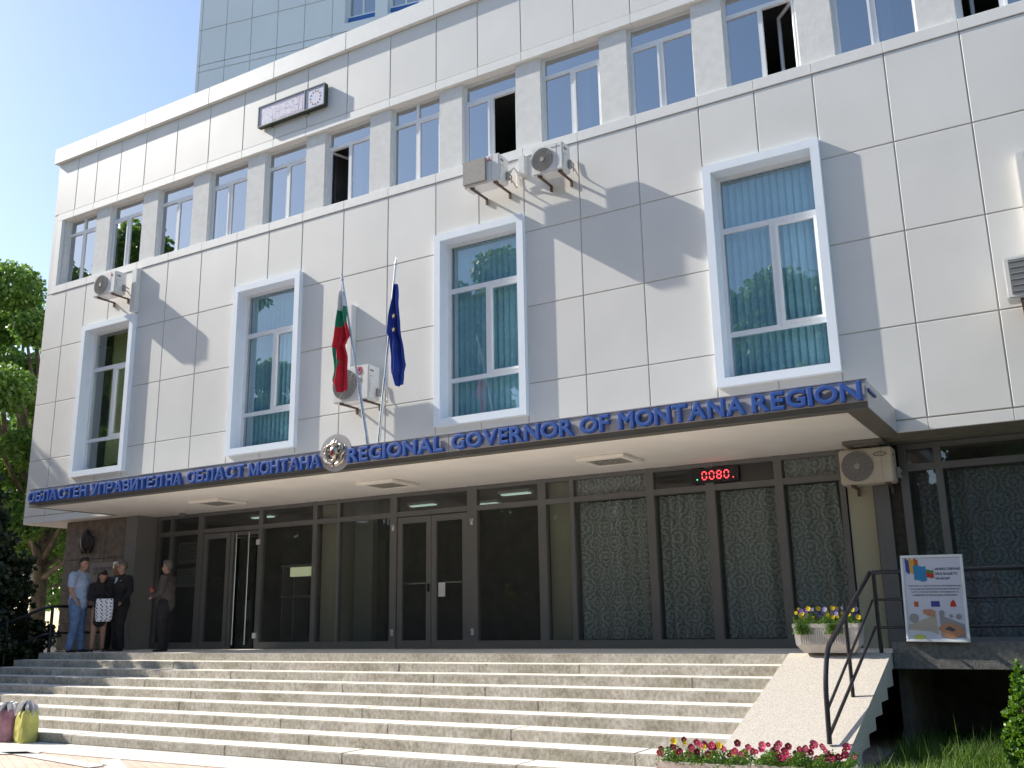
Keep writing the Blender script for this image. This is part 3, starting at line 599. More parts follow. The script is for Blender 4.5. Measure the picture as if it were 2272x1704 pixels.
# ============================================================ air conditioners
def ac(x0, x1, y0, y1, z0, z1, label, m_=acM, fan='round', brackets=True, badge=None, side=True, fanx=.36):
    A = thing('air_conditioner', label, 'air conditioner', ((x0+x1)/2, y1, z0), 'outdoor air conditioner units on the wall')
    s = MB(); s.box(x0, x1, y0, y1, z0, z1); bd = s.build('casing', m_, A, bevel=.018)
    w_, h_ = x1-x0, z1-z0; cx = x0+w_*fanx; cz = (z0+z1)/2; r = min(h_*.43, w_*.34)
    if fan == 'round':
        s = MB(); s.disc((cx, cz), r, y0-.012, 32, th=.014); f = s.build('fan_grille', grilM, A)
        s = MB()
        for q in (.3, .45, .6, .75, .88, 1.0):
            s.tube([(cx+r*q*math.cos(a), y0-.018, cz+r*q*math.sin(a)) for a in np.linspace(0, 2*math.pi, 29)], .004, 5, cap=False)
        for a in np.linspace(0, 2*math.pi, 17)[:-1]: s.tube([(cx+r*.2*math.cos(a), y0-.018, cz+r*.2*math.sin(a)), (cx+r*math.cos(a), y0-.018, cz+r*math.sin(a))], .003, 5)
        s.disc((cx, cz), r*.2, y0-.026, 20, th=.012); s.build('guard_wire', meshM, f)
    elif fan == 'flat':
        s = MB(); s.box(x0+.02, x0+w_*.66, y0-.045, y0-.001, z0+.03, z1-.03); s.build('fan_guard', meshM, A, bevel=.008)
    else:
        s = MB(); s.box(x0+.06, x1-.05, y0-.012, y0-.001, z0+.05, z1-.05)
        s.build('coil_grille', grilM, A); s = MB()
        for i in range(6): z = z0+.08+(h_-.16)*i/5; s.box(x0+.06, x1-.05, y0-.018, y0-.0125, z, z+.006)
        s.build('louvre', louvM, A)
    s = MB(); s.box(x0+w_*.80, x0+w_*.803, y0-.003, y0-.0005, z0+.02, z1-.02); s.build('seam', grilM, A)
    # service side with valves, handle slots and pipe
    s = MB(); s.box(x1+.001, x1+.012, y0+.05, y0+.13, z1-.12, z1-.095); s.box(x1+.001, x1+.004, y0+.04, y0+.045, z0+.12, z1-.2); s.box(x1+.001, x1+.004, y0+.045, y0+.16, z1-.204, z1-.2)
    s.build('handle_slot', grilM, A)
    s = MB()
    for dz in (.10, .18): s.tube([(x1, y1-.08, z0+dz), (x1+.05, y1-.08, z0+dz), (x1+.06, y1-.02, z0+dz-.02), (x1+.02, y1+.06, z0+dz-.02)], .012, 7)
    s.box(x1+.01, x1+.05, y1-.11, y1-.05, z0+.07, z0+.21); s.build('pipe', meshM, A)
    if y1 < 0:
        s = MB(); hp = [(x1+.01, y1-.07, z0+.16), (x1+.09, y1-.03, z0+.06), (x1+.10, y1+.08, z0-.03), (x1+.05, -.02, z0+.05), (x1+.03, -.012, z0+.3)]; s.tube(arc(hp), .011, 7); s.build('hose', acO, A)
    if brackets:
        yw = -.002 if y1 < 0 else GY-.05
        for xx in (x0+w_*.2, x1-w_*.15):
            s = MB()
            s.box(xx-.018, xx+.018, y0+.02, yw, z0-.032, z0-.004); s.box(xx-.018, xx+.018, yw-.03, yw, z0-.12, z0-.033); s.box(xx+.018, xx+.05, y0+.04, y0+.07, z0-.03, z0-.006)
            s.build('bracket', brkM, A)
    if badge: badge(A)
    return A
redM = mat('red badge', (.45, .02, .07), .5); greyT = mat('grey print', (.15, .15, .17), .5)
ac(-18.2, -17.47, -.47, -.17, 8.60, 9.10, 'white air conditioner unit under the two leftmost upper windows', badge=lambda A: MB().disc((-17.60, 9.02), .03, -.476, 20, th=.005).build('badge', redM, A))
def mits(A):
    for a in (90, 210, 330):
        c = Vector((-7.80, 0, 9.06)); d = Vector((math.cos(R(a)), 0, math.sin(R(a)))); n_ = Vector((-d.z, 0, d.x))*.016
        MB().add([(c.x, -.552, c.z), tuple(c+d*.028+n_+Vector((0, -.552, 0))), tuple(c+d*.056+Vector((0, -.552, 0))), tuple(c+d*.028-n_+Vector((0, -.552, 0)))], [(0, 1, 2, 3)]).build('badge', redM, A)
ac(-8.33, -7.61, -.55, -.23, 8.66, 9.15, 'dusty box-fronted air conditioner with brown filter mesh under the upper windows', fan='flat', badge=mits)
ac(-7.03, -6.45, -.48, -.20, 8.58, 9.07, 'small white air conditioner right of the box-fronted one under the upper windows', badge=lambda A: text_fit('lettering', 'Panasonic', -6.66, -6.50, 8.985, 9.005, -.482, .002, greyT, A))
def lg(A):
    s = MB(); s.disc((-10.56, 5.80), .075, -.505, 28, th=.006); s.build('badge', redM, A)
    s = MB(); s.tube([(-10.56+.05*math.cos(a), -.508, 5.80+.05*math.sin(a)) for a in np.linspace(R(90), R(360), 20)], .005, 5); s.tube([(-10.565, -.508, 5.83), (-10.565, -.508, 5.775), (-10.54, -.508, 5.775)], .005, 5); s.build('badge_mark', whiteC, A)
    text_fit('lettering', 'LG', -10.63, -10.49, 5.60, 5.67, -.503, .003, greyT, A, off=.01)
ac(-11.15, -10.35, -.50, -.18, 5.28, 5.90, 'large white air conditioner with round grille and red badge behind the flagpoles', badge=lg, fanx=.35)
def oval(A):
    s = MB(); s.disc((-2.24, 3.60), .03, .343, 26, rx=.085, th=.006); s.build('badge', blkM, A)
    s = MB(); s.disc((-2.24, 3.60), .022, .341, 26, rx=.07, th=.002); s.build('badge_plate', acO, A)
    text_fit('lettering', 'MIDEA', -2.285, -2.195, 3.59, 3.61, .340, .002, greyT, A)
ac(-2.78, -2.09, .36, .66, 3.22, 3.70, 'yellowed air conditioner hung under the right end of the canopy', m_=acO, badge=oval, fanx=.34)
ac(-.43, .35, -.50, -.20, 5.21, 5.75, 'white louvred air conditioner cut by the right edge of the picture', fan='coil')
# cable ducts on the cladding
for k, (x0, x1, z0, z1, d, nm) in enumerate([(-17.37, -17.22, 8.22, 9.21, .12, 'beside the leftmost air conditioner'), (-11.16, -11.06, 5.95, 7.22, .14, 'rising from the air conditioner behind the flagpoles'),
        (-7.48, -7.36, 8.86, 9.22, .13, 'between the box-fronted and the small air conditioner'), (-.12, -.02, 5.76, 7.25, .13, 'above the air conditioner at the right edge')]):
    s = MB(); s.box(x0, x1, -d, -.001, z0, z1); tag(s.build('cable_duct', acM, None, bevel=.006), 'upright white cable duct on the panels '+nm, 'cable duct', 'cable ducts on the wall')
s = MB()
for k in range(2): s.tube([(-7.6, -.25, 8.9-.05*k), (-7.52, -.2, 8.98), (-7.46, -.06, 8.86-.1*k), (-7.44, -.03, 8.7-.06*k)], .014, 6)
tag(s.build('refrigerant_pipe', acM), 'pale bent pipe between the box-fronted air conditioner and the small duct', 'pipe')

# ============================================================ sign letters, crest, flags
Sg = thing('raised_lettering', 'blue raised Cyrillic letters on the left half of the canopy edge', 'sign lettering', (-13.7, CY-.06, 3.85))
Sg2 = thing('raised_lettering', 'blue raised English letters on the right half of the canopy edge', 'sign lettering', (-5.7, CY-.06, 3.85))
def word(txt, x0, x1, z0, z1, par):
    wd = []
    for ch in txt:
        me = text_mesh(ch, 1, .02, 0, bev=.036); v = np.empty(len(me.vertices)*3); me.vertices.foreach_get('co', v); v = v.reshape(-1, 3); wd.append(v[:, 0].max()-v[:, 0].min()); bpy.data.meshes.remove(me)
    gap = .055; tot = sum(wd)+gap*(len(txt)-1); k = (x1-x0)/tot; x = x0
    for ch, a in zip(txt, wd):
        text_fit('letter', ch, x, x+a*k, z0+(-.0), z1, CY-.012, .07, letM, par, bev=.036); x += (a+gap)*k
for t, a, b in (('ОБЛА', -17.38, -16.50), ('СТЕН', -16.46, -15.63), ('УПРАВИТЕЛ', -15.53, -13.60), ('НА', -13.51, -13.13), ('ОБЛАСТ', -13.0, -11.65), ('МОНТАНА', -11.55, -10.02)):
    word(t, a, b, 3.85, 4.06, Sg)
for t, a, b in (('REGIONAL', -9.49, -7.73), ('GOVERNOR', -7.59, -5.64), ('OF', -5.55, -5.12), ('MONTANA', -4.99, -3.32), ('REGION', -3.24, -1.97)):
    word(t, a, b, 3.868, 4.09, Sg2)
s = MB(); s.box(-1.925, -1.905, CY+.06, CY+.5, 3.99, 4.02); tag(s.build('steel_strip', letM), 'small blue strip on the right return of the canopy', 'strip')
Em = thing('coat_of_arms', 'silvery relief crest with lions on an oval grey backing at the canopy edge', 'emblem', (-9.77, CY, 4.08))
s = MB(); s.disc((-9.77, 4.06), .29, CY-.02, 40, rx=.31, th=.018); s.build('backing', fascM, Em)
silver = mat('polished relief metal', (.60, .54, .46), .28, metal=.9, noise=.5, nscale=25)
c0 = Vector((-9.77, CY-.045, 4.06)); caps = []
def cp(x0, z0, r0, x1, z1, r1, y=0): caps.append((c0+Vector((x0, y, z0)), r0, c0+Vector((x1, y, z1)), r1))
cp(0, .03, .075, 0, -.03, .07); cp(0, -.03, .07, 0, -.085, .035)                      # shield
cp(-.05, .14, .03, .05, .14, .03); cp(0, .15, .03, 0, .20, .018); cp(-.06, .12, .02, -.045, .18, .014); cp(.06, .12, .02, .045, .18, .014)  # crown
for sg in (-1, 1):
    cp(sg*.13, .10, .035, sg*.16, -.01, .03); cp(sg*.16, -.01, .034, sg*.12, -.10, .022); cp(sg*.12, .11, .03, sg*.08, .13, .018)      # lion body, head
    cp(sg*.14, .05, .018, sg*.07, .06, .012); cp(sg*.14, .0, .016, sg*.07, -.02, .012); cp(sg*.17, -.04, .012, sg*.22, .02, .01); cp(sg*.22, .02, .01, sg*.20, .09, .013)
    cp(sg*.04, -.19, .03, sg*.15, -.15, .028); cp(sg*.15, -.15, .028, sg*.20, -.09, .018); cp(sg*.10, -.11, .02, sg*.02, -.13, .02)
blob('relief', caps, silver, Em, vox=.010, smooth=1)
s = MB(); s.sphere((c0.x, c0.y-.072, c0.z-.01), .035, 12, sc=(1, .3, 1.3)); s.build('shield_field', mat('dark red enamel', (.25, .03, .03), .35), Em)
def flag(name, label, base, top, rowsd, colf, mats_, fold):
    F = thing(name, label, 'flag', base)
    s = MB(); s.tube([base, tuple(Vector(base).lerp(Vector(top), .36))], .026, 10); s.tube([tuple(Vector(base).lerp(Vector(top), .36)), top], .018, 10)
    d = (Vector(top)-Vector(base)).normalized(); s.tube([top, tuple(Vector(top)+d*.02)], .030, 10); s.tube([tuple(Vector(top)+d*.02), tuple(Vector(top)+d*.13)], [.02, .003], 8); s.build('pole', polM, F)
    mb = MB(); nx = 22; nz = 60; zt, zb = rowsd[0][0], rowsd[-1][0]; zsr = [r[0] for r in rowsd][::-1]; Lx = [r[1] for r in rowsd][::-1]; Rx = [r[2] for r in rowsd][::-1]
    for j in range(nz+1):
        z = zt+(zb-zt)*j/nz; l = np.interp(z, zsr, Lx); r = np.interp(z, zsr, Rx); yb = base[1]+(top[1]-base[1])*(z-base[2])/(top[2]-base[2])-.03
        for i in range(nx+1):
            t = i/nx; mb.v.append((l+(r-l)*t+.006*math.sin(z*14+t*5), yb-.05*math.sin(t*fold+z*2.2)*(.3+.7*min(1, j/20))-.03*math.sin(t*fold*2.3+1), z-.05*math.sin(t*3.1)*(j/nz)))
    for j in range(nz):
        for i in range(nx):
            z = zt+(zb-zt)*(j+.5)/nz; mb.f.append((j*(nx+1)+i, j*(nx+1)+i+1, (j+1)*(nx+1)+i+1, (j+1)*(nx+1)+i)); mb.m.append(colf((i+.5)/nx, z))
    c = mb.build('cloth', mats_, F, smooth=True); return F, c
fw_ = mat('flag white', (.6, .62, .66), .85); fg = mat('flag green', (.01, .20, .11), .85); fr_ = mat('flag red', (.50, .015, .03), .85); fb = mat('flag blue', (.015, .045, .30), .85, noise=.15, nscale=4); fy = mat('flag gold', (.55, .42, .14), .7)
def bgcol(t, z):
    if z > 6.42+.06*(t-.5): return 0
    if z > 6.14+.05*(t-.5): return 1
    if t < .5-abs(z-5.55)*1.3 and 5.28 < z < 5.80: return 1
    return 2
flag('flag', 'white green and red flag hanging from the left leaning pole above the canopy', (-9.23, -1.85, 4.13), (-9.83, -1.85, 6.92),
     [(6.72, -9.83, -9.79), (6.42, -9.85, -9.70), (6.13, -9.87, -9.66), (5.92, -9.93, -9.60), (5.82, -9.95, -9.70), (5.6, -9.93, -9.66), (5.4, -9.93, -9.67), (5.26, -9.97, -9.68), (5.08, -9.86, -9.70)], bgcol, [fw_, fg, fr_], 7)
F2, cl = flag('flag', 'blue flag with gold stars hanging from the right leaning pole above the canopy', (-9.03, -1.85, 4.13), (-8.75, -1.85, 6.96),
     [(6.62, -8.72, -8.69), (6.2, -8.79, -8.64), (5.85, -8.86, -8.60), (5.75, -8.80, -8.59), (5.3, -8.80, -8.53), (5.2, -8.79, -8.58), (5.02, -8.68, -8.60)], lambda t, z: 0, [fb], 7)
s = MB()
for cx, cz in ((-8.675, 6.07), (-8.672, 5.85)):
    vs = []
    for k in range(10): a = R(90+36*k); r = .045 if k % 2 == 0 else .019; vs.append((cx+r*.8*math.cos(a), -1.985, cz+r*math.sin(a)))
    s.add(vs+[(cx, -1.988, cz)], [(k, (k+1) % 10, 10) for k in range(10)])
s.build('star', fy, F2)

# LED board on the parapet
Bd = thing('display_board', 'black framed electronic board with a ring of gold dots on the parapet', 'display', (-12.83, -.01, 11.58))
x0, x1, z0, z1, yb = -13.74, -11.92, 11.59, 12.07, -.125
s = MB(); s.box(x0, x1, yb, -.015, z0, z0+.022); s.box(x0, x1, yb, -.015, z1-.022, z1); s.box(x0, x0+.022, yb, -.015, z0+.022, z1-.022); s.box(x1-.022, x1, yb, -.015, z0+.022, z1-.022); s.box(-12.46, -12.43, yb, -.03, z0+.022, z1-.022); s.box(x0+.02, x1-.02, -.03, -.016, z0, z1)
for x in (-13.4, -12.4): s.tube([(x, -.05, z0), (x, -.03, z0-.05)], .012, 6)
s.build('frame', mat('board frame', (.035, .05, .04), .4), Bd)
s = MB(); s.box(x0+.023, -12.461, yb+.015, -.031, z0+.023, z1-.023); s.build('led_field', mat('unlit led field', (.50, .51, .64), .4, col2=(.44, .44, .56), nscale=60, noise=.3), Bd)
s = MB(); s.box(-12.429, x1-.023, yb+.015, -.031, z0+.023, z1-.023); s.build('star_field', mat('star field', (.48, .51, .68), .4), Bd)
gdM = mat('gold dots', (.85, .60, .42), .5)
for k in range(12): a = 2*math.pi*k/12; s = MB(); s.disc((-12.19+.135*math.cos(a), 11.83+.145*math.sin(a)), .019, yb+.008, 10, th=.006); s.build('gold_dot', gdM, Bd)
s = MB()
rr_ = random.Random(3)
for a in range(46):
    for b in range(15):
        x = x0+.06+a*.0258; z = z0+.06+b*.0255
        on = (b in (0, 1, 7, 13, 14) and 12 < a) or a in (13, 20, 27, 34, 41, 45)
        if rr_.random() < (.75 if on else .28): s.disc((x, z), .0085 if on else .006, yb+.012, 6, th=.002)
s.build('led_dot', mat('led dots', (.85, .66, .74), .5), Bd)

# red number display behind the glass
Nd = thing('number_display', 'red lit digital display reading 0080 above the curtained panes', 'display', (-4.68, .78, 3.46))
s = MB(); s.box(-4.70-.36, -4.33, .775, .80, 3.475, 3.70); s.build('case', blkM, Nd)
redE = mat('lit red segment', (.5, .02, .02), .4, emit=(1, .06, .07), estr=2.2); grE = mat('lit green dot', (.05, .4, .1), .4, emit=(.1, 1, .3), estr=2)
segs = {'0': 'abcdef', '8': 'abcdefg'}
for k, ch in enumerate('0080'):
    s = MB(); cx = -4.90+k*.115+.045; w_, h_ = .033, .058; cz = 3.588; t_ = .007
    for q in segs[ch]:
        P = {'a': (-1, 1, 1, 1), 'g': (-1, 0, 1, 0), 'd': (-1, -1, 1, -1), 'f': (-1, 0, -1, 1), 'e': (-1, -1, -1, 0), 'b': (1, 0, 1, 1), 'c': (1, -1, 1, 0)}[q]
        xa, za, xb, zb = P; xs_ = sorted((cx+xa*w_, cx+xb*w_)); zs_ = sorted((cz+za*h_, cz+zb*h_))
        if xs_[0] == xs_[1]: s.box(xs_[0]-t_, xs_[0]+t_, .768, .774, zs_[0]+.012, zs_[1]-.012)
        else: s.box(xs_[0]+.011, xs_[1]-.011, .768, .774, zs_[0]-t_, zs_[0]+t_)
    s.build('digit', redE, Nd)
s = MB(); s.box(-4.415, -4.40, .768, .774, 3.525, 3.54); s.build('decimal_point', redE, Nd)
s = MB(); s.disc((-4.97, 3.535), .009, .768, 12, th=.005); s.build('indicator', grE, Nd)

# ============================================================ poster board
Po = thing('poster_board', 'white framed poster board with coloured flags leaning on the railing', 'poster', (-1.56, -1.36, 1.2))
pw, ph = .655, .955; PM = Matrix.Translation((-1.565, -1.315, 1.19)) @ Matrix.Rotation(R(1.2), 4, 'Y') @ Matrix.Rotation(R(-3), 4, 'X')
def pbox(mb, x0, x1, z0, z1, y0, y1): mb.box(x0, x1, y0, y1, z0, z1, M=PM)
s = MB(); k = .028
for a in ((-pw/2, pw/2, 0, k), (-pw/2, pw/2, ph-k, ph), (-pw/2, -pw/2+k, k, ph-k), (pw/2-k, pw/2, k, ph-k)): pbox(s, *a, -.035, 0)
s.build('frame', pvc, Po, bevel=.005)
s = MB(); pbox(s, -pw/2+k, pw/2-k, k, ph-k, -.022, -.005); s.build('sheet', mat('poster paper', (.60, .62, .72), .6), Po)
def pq(mb, pts, mi=0, y=-.0235): mb.add([tuple(PM @ Vector((a*pw, y, b*ph))) for a, b in pts], [tuple(range(len(pts)))], mi)
s = MB(); pm = [mat('poster '+n_, c_, .6) for n_, c_ in (('navy', (.05, .06, .28)), ('yellow', (.62, .36, .05)), ('orange', (.48, .10, .02)), ('sky', (.03, .22, .45)), ('green', (.07, .26, .06)), ('red', (.50, .04, .02)),
    ('skin tone', (.50, .25, .14)), ('grey', (.30, .29, .30)), ('beige', (.45, .40, .33)), ('dark', (.10, .09, .10)), ('lime', (.50, .55, .12)))]
def wavy(x0, x1, z0, z1, mi, amp=.012, skew=0):
    n = 10; top = [(x0+(x1-x0)*i/n, z1+amp*math.sin(i/n*6.28)+skew*i/n) for i in range(n+1)]; bot = [(x0+(x1-x0)*i/n+.01, z0+amp*math.sin(i/n*6.28+.5)+skew*i/n) for i in range(n+1)]
    for i in range(n): pq(s, [bot[i], bot[i+1], top[i+1], top[i]], mi, y=-.0235-.0004*mi)
wavy(-.43, -.365, .79, .955, 0); wavy(-.365, -.285, .785, .955, 1); wavy(-.285, -.22, .85, .955, 2); wavy(-.30, -.10, .70, .875, 3); wavy(-.10, .02, .79, .825, 4, .006); wavy(-.10, .02, .735, .79, 5, .006)
pq(s, [(-.33, .40), (-.26, .40), (-.26, .46), (-.33, .46)], 2); pq(s, [(-.06, .40), (.08, .40), (.08, .465), (-.06, .465)], 0); pq(s, [(.24, .40), (.34, .40), (.32, .46), (.29, .48), (.25, .45)], 5)
pq(s, [(-.44, .19), (.0, .31), (.02, .09), (-.1, .12), (-.44, .14)], 8); pq(s, [(.06, .31), (.44, .20), (.44, .05), (.06, .05)], 7)
pq(s, [(-.2, .33), (-.1, .29), (-.02, .29), (.0, .35), (-.07, .37), (-.19, .37)], 6, -.0275); pq(s, [(.02, .16), (.12, .06), (.25, .04), (.42, .10), (.40, .16), (.22, .22), (.10, .20)], 6, -.0275)
pq(s, [(.12, .15), (.24, .12), (.30, .14), (.20, .18)], 9, -.0282)
for cx, cz, r in ((-.35, .27, .075), (.10, .33, .045), (.24, .295, .03), (.36, .29, .045)): pq(s, [(cx+r*math.cos(a), cz+r*.7*math.sin(a)) for a in np.linspace(0, 6.28, 13)[:-1]], 7, -.0278)
pq(s, [(-.28+.1*math.cos(a), .055+.03*math.sin(a)) for a in np.linspace(0, 6.28, 13)[:-1]], 10, -.0275)
s.build('picture', pm, Po)
inkM = mat('dark ink', (.05, .045, .07), .6)
def ptext(t, x0, x1, z0, z1, off=0):
    o = text_fit('writing', t, x0*pw, x1*pw, z0*ph, z1*ph, -.0235, .001, inkM, None, off=off); o.data.transform(PM); o.parent = Po; o.matrix_parent_inverse = Matrix.Translation(-Po.location)
ptext('ИНВЕСТИРАНЕ', .05, .45, .82, .85, .012); ptext('ВЪВ ВАШЕТО', .05, .40, .765, .795, .012); ptext('БЪДЕЩЕ!', .05, .28, .71, .74, .012)
for i, t in enumerate(['ПРОГРАМА ЗА ТРАНСГРАНИЧНО СЪТРУДНИЧЕСТВО', 'РУМЪНИЯ-БЪЛГАРИЯ ФИНАНСИРА ПРОЕКТИ,', 'КОИТО ОПОЛЗОТВОРЯВАТ ПОТЕНЦИАЛА ЗА', 'РАЗВИТИЕ НА ГРАНИЧНИТЕ ТЕРИТОРИИ']):
    ptext(t, -.40+.02*i, .44-.025*i, .63-.035*i, .648-.035*i, .01)

# ============================================================ railings
def rail(name, label, mbs):
    T_ = thing(name, label, 'railing', mbs[0][1][0])
    for nm, pts, r in mbs: s = MB(); s.tube(pts, r, 10); s.build(nm, blkM, T_, smooth=False)
xr = -2.26; ys = -3.66
sl_ = RI/TR
def ry(y, dz): return (xr, y, zr(y)+dz)
rail('railing', 'black steel railing down the right cheek of the steps', [
    ('top_rail', arc([(xr+.05, -1.36, 1.97), ry(-3.55, .78), (xr, ys-.08, zr(ys)+.5), (xr, ys-.12, zr(ys)-.02)]), .024),
    ('mid_rail', [(xr+.05, -1.36, 1.66), ry(ys-.08, .30)], .014), ('lower_rail', [(xr+.05, -1.36, 1.36), (xr, ys-.10, zr(ys)+.05)], .017),
    ('post', [(xr, -2.62, zr(-2.62)-.01), (xr, -2.62, zr(-2.62)+.93)], .02)])
rail('railing', 'black steel railing along the ledge behind the poster board', [
    ('top_rail', [(-2.2, -1.25, 1.975), (6.5, -1.25, 1.955)], .026), ('mid_rail', [(-2.2, -1.25, 1.665), (6.5, -1.25, 1.665)], .016), ('lower_rail', [(-2.2, -1.25, 1.355), (6.5, -1.25, 1.355)], .016)]
    + [('post', [(x, -1.25, 1.07), (x, -1.25, 1.96)], .024) for x in (-2.19, -.62, 1.0, 2.6, 4.2)])
rail('railing', 'black steel railing at the left end of the steps beside the dark conifer', [
    ('top_rail', arc([(-17.62, .28, 1.93), (-17.62, -1.2, 1.93), (-18.4, -1.75, 1.55), (-18.9, -2.6, 1.15)]), .03), ('lower_rail', arc([(-17.62, .28, 1.42), (-17.62, -1.2, 1.42), (-18.4, -1.75, 1.05), (-18.9, -2.6, .7)]), .022),
    ('post', [(-17.62, -1.12, PZ), (-17.62, -1.12, 1.93)], .03), ('post', [(-18.05, -1.75, .6), (-18.05, -1.75, 1.72)], .025)])

# ============================================================ flower planters
def planter(label, x0, x1, y0, y1, z0, z1, colors, n, seed, tall=.13, hang=0):
    rd = random.Random(seed); P_ = thing('flower_planter', label, 'planter', ((x0+x1)/2, (y0+y1)/2, z0)); h = z1-z0; i_ = .05*min(1, (x1-x0)/.7)
    s = MB(); zc = z0+h*.28
    def rg(a, z): return [(x0+a, y0+a, z), (x1-a, y0+a, z), (x1-a, y1-a, z), (x0+a, y1-a, z)]
    vs = rg(i_*1.6, z0)+rg(.015, zc)+rg(0, z1-.05)+rg(-.008, z1-.045)+rg(-.008, z1)+rg(.025, z1)+rg(.03, z1-.04)
    fs = [(3, 2, 1, 0)]
    for r in range(6):
        for j in range(4): fs.append((r*4+j, r*4+(j+1) % 4, r*4+4+(j+1) % 4, r*4+4+j))
    fs.append((24, 25, 26, 27)); s.add(vs, fs); s.build('tub', mat('tub '+label[:9]+str(seed), (.58, .54, .51), .75, noise=.10, nscale=14), P_)
    s = MB(); m_ = int((x1-x0)/.026)
    for k in range(3, m_-3): x = x0+(x1-x0)*k/m_; s.box(x-.006, x+.006, y0-.004, y0+.02, zc+.01, z1-.06)
    s.build('rib', MATS['tub '+label[:9]+str(seed)], P_)
    lv = MB()
    for k in range(n*110):
        x = rd.uniform(x0+.0, x1-.0); y = rd.uniform(y0-.02, y1); z = z1+rd.uniform(-.03, tall*.75)*(.6+.4*math.sin(x*30+seed))
        if hang and rd.random() < .3: y = y0-rd.uniform(0, .04); z = z1-rd.uniform(0, .12); x = rd.choice(hang)+rd.gauss(0, .05)
        a = rd.uniform(0, 6.28); L_ = rd.uniform(.012, .026); d = Vector((math.cos(a), math.sin(a), rd.uniform(-.5, .8))).normalized(); q = d.cross(Vector((rd.random(), rd.random(), rd.random()))).normalized()*L_*.4; c = Vector((x, y, z)); lv.add([c, c+d*L_*.5+q, c+d*L_, c+d*L_*.5-q], [(0, 1, 2, 3)])
    lv.build('foliage', flLeaf, P_)
    fl = MB()
    for k in range(n):
        x = x0+(x1-x0)*(k+rd.random())/n; y = rd.uniform(y0, y1); z = z1+tall*rd.uniform(.35, 1.15); c = Vector((x, y, z)); mi = rd.randrange(len(colors)); tl = rd.uniform(-.5, .5); r = rd.uniform(.016, .026)
        for a in (90, 162, 234, 306, 18):
            d = Vector((math.cos(R(a)), -.25+tl*.3, math.sin(R(a))))*r; e = Vector((-math.sin(R(a)), 0, math.cos(R(a))))*r*.75
            fl.add([c, c+d*.6+e, c+d*1.15+e*.5, c+d*1.15-e*.5, c+d*.6-e], [(0, 1, 2, 3, 4)], mi)
        fl.sphere(c+Vector((0, -.006, 0)), .005, 6, len(colors))
    fl.build('blossoms', colors+[fy], P_)
    st_ = MB(); 
    return P_
yel = mat('yellow petals', (.78, .58, .02), .6); vio = mat('violet petals', (.16, .10, .42), .6); lil = mat('pale lilac petals', (.42, .40, .68), .6)
mag = mat('magenta petals', (.52, .03, .13), .6); pin = mat('pink petals', (.68, .12, .24), .6); dkr = mat('dark red petals', (.22, .01, .05), .6)
planter('pale ribbed tub of yellow and violet pansies at the top of the right cheek', -3.09, -2.36, -1.56, -1.22, 1.08, 1.41, [yel, yel, yel, vio, lil], 46, 1, .15, hang=[-2.98, -2.62])
planter('pale ribbed tub of red and pink pansies, the right one of two in the foreground', -2.43, -1.70, -5.55, -5.25, .02, .40, [mag, pin, mag, dkr], 50, 2, .13)
planter('pale ribbed tub of dark red pansies, the left one of two in the foreground', -3.24, -2.50, -5.50, -5.20, .02, .38, [mag, pin, dkr, dkr, yel], 40, 3, .13)

# ============================================================ shopping bags
def bag(label, x, y, w_, d_, h_, col, top, lean=0):
    P_ = thing('shopping_bag', label, 'bag', (x, y, 0), 'full shopping bags at the foot of the steps'); M_ = Matrix.Translation((x, y, 0)) @ Matrix.Rotation(lean, 4, 'Z')
    s = MB(); n = 18; rd = random.Random(int(x*100))
    lv = [(0, .92), (.12, 1.02), (.4, 1.05), (.7, 1.0), (.9, .9), (1.0, .7)]
    for z, k in lv:
        for j in range(n):
            a = 2*math.pi*j/n; cx = math.copysign(abs(math.cos(a))**.45, math.cos(a)); cy = math.copysign(abs(math.sin(a))**.45, math.sin(a)); q = 1+rd.uniform(-.05, .05)
            s.v.append(tuple(M_ @ Vector((cx*w_/2*k*q, cy*d_/2*k*q, z*h_+rd.uniform(-.012, .012)*(z > 0)+.003))))
    for r in range(len(lv)-1):
        for j in range(n): s.f.append((r*n+j, r*n+(j+1) % n, (r+1)*n+(j+1) % n, (r+1)*n+j)); s.m.append(0)
    s.f.append(tuple(range(n))[::-1]); s.m.append(0); s.f.append(tuple((len(lv)-1)*n+j for j in range(n))); s.m.append(0)
    s.build('body', col, P_, smooth=False)
    s = MB()
    for k in range(14):
        a = rd.uniform(0, 6.28); pts = [tuple(M_ @ Vector((math.cos(a)*w_*.33, math.sin(a)*d_*.33, h_*.80))), tuple(M_ @ Vector((math.cos(a)*w_*.2, math.sin(a)*d_*.2, h_*(1.1+.1*rd.random())))), tuple(M_ @ Vector((rd.uniform(-.05, .05), rd.uniform(-.03, .03), h_*(1.2+.12*rd.random()))))]
        b = Vector(pts[0]); c = Vector(pts[1]); d = Vector(pts[2]); q = (c-b).cross(Vector((rd.random()-.5, rd.random()-.5, .1))).normalized()*.085
        s.add([b-q, b+q, c+q*.9, c-q*.9, d+q*.2, d-q*.2], [(0, 1, 2, 3), (3, 2, 4, 5)])
    s.build('plastic_top', top, P_)
plw = mat('white plastic film', (.72, .72, .74), .35)
bag('white plastic bag with pale blue print at the left edge by the steps', -13.52, -4.72, .30, .24, .40, mat('pale print plastic', (.50, .55, .62), .4, noise=.3, nscale=14), plw)
bag('dull red paper bag with white lining at the foot of the steps', -13.22, -4.66, .30, .24, .42, mat('dull red paper', (.42, .22, .27), .6, noise=.3, nscale=8), plw, .15)
bag('bright yellow bag at the foot of the steps, rightmost of the bags', -12.86, -4.62, .30, .24, .42, mat('yellow paper', (.62, .60, .16), .6, noise=.35, nscale=5), plw, -.2)

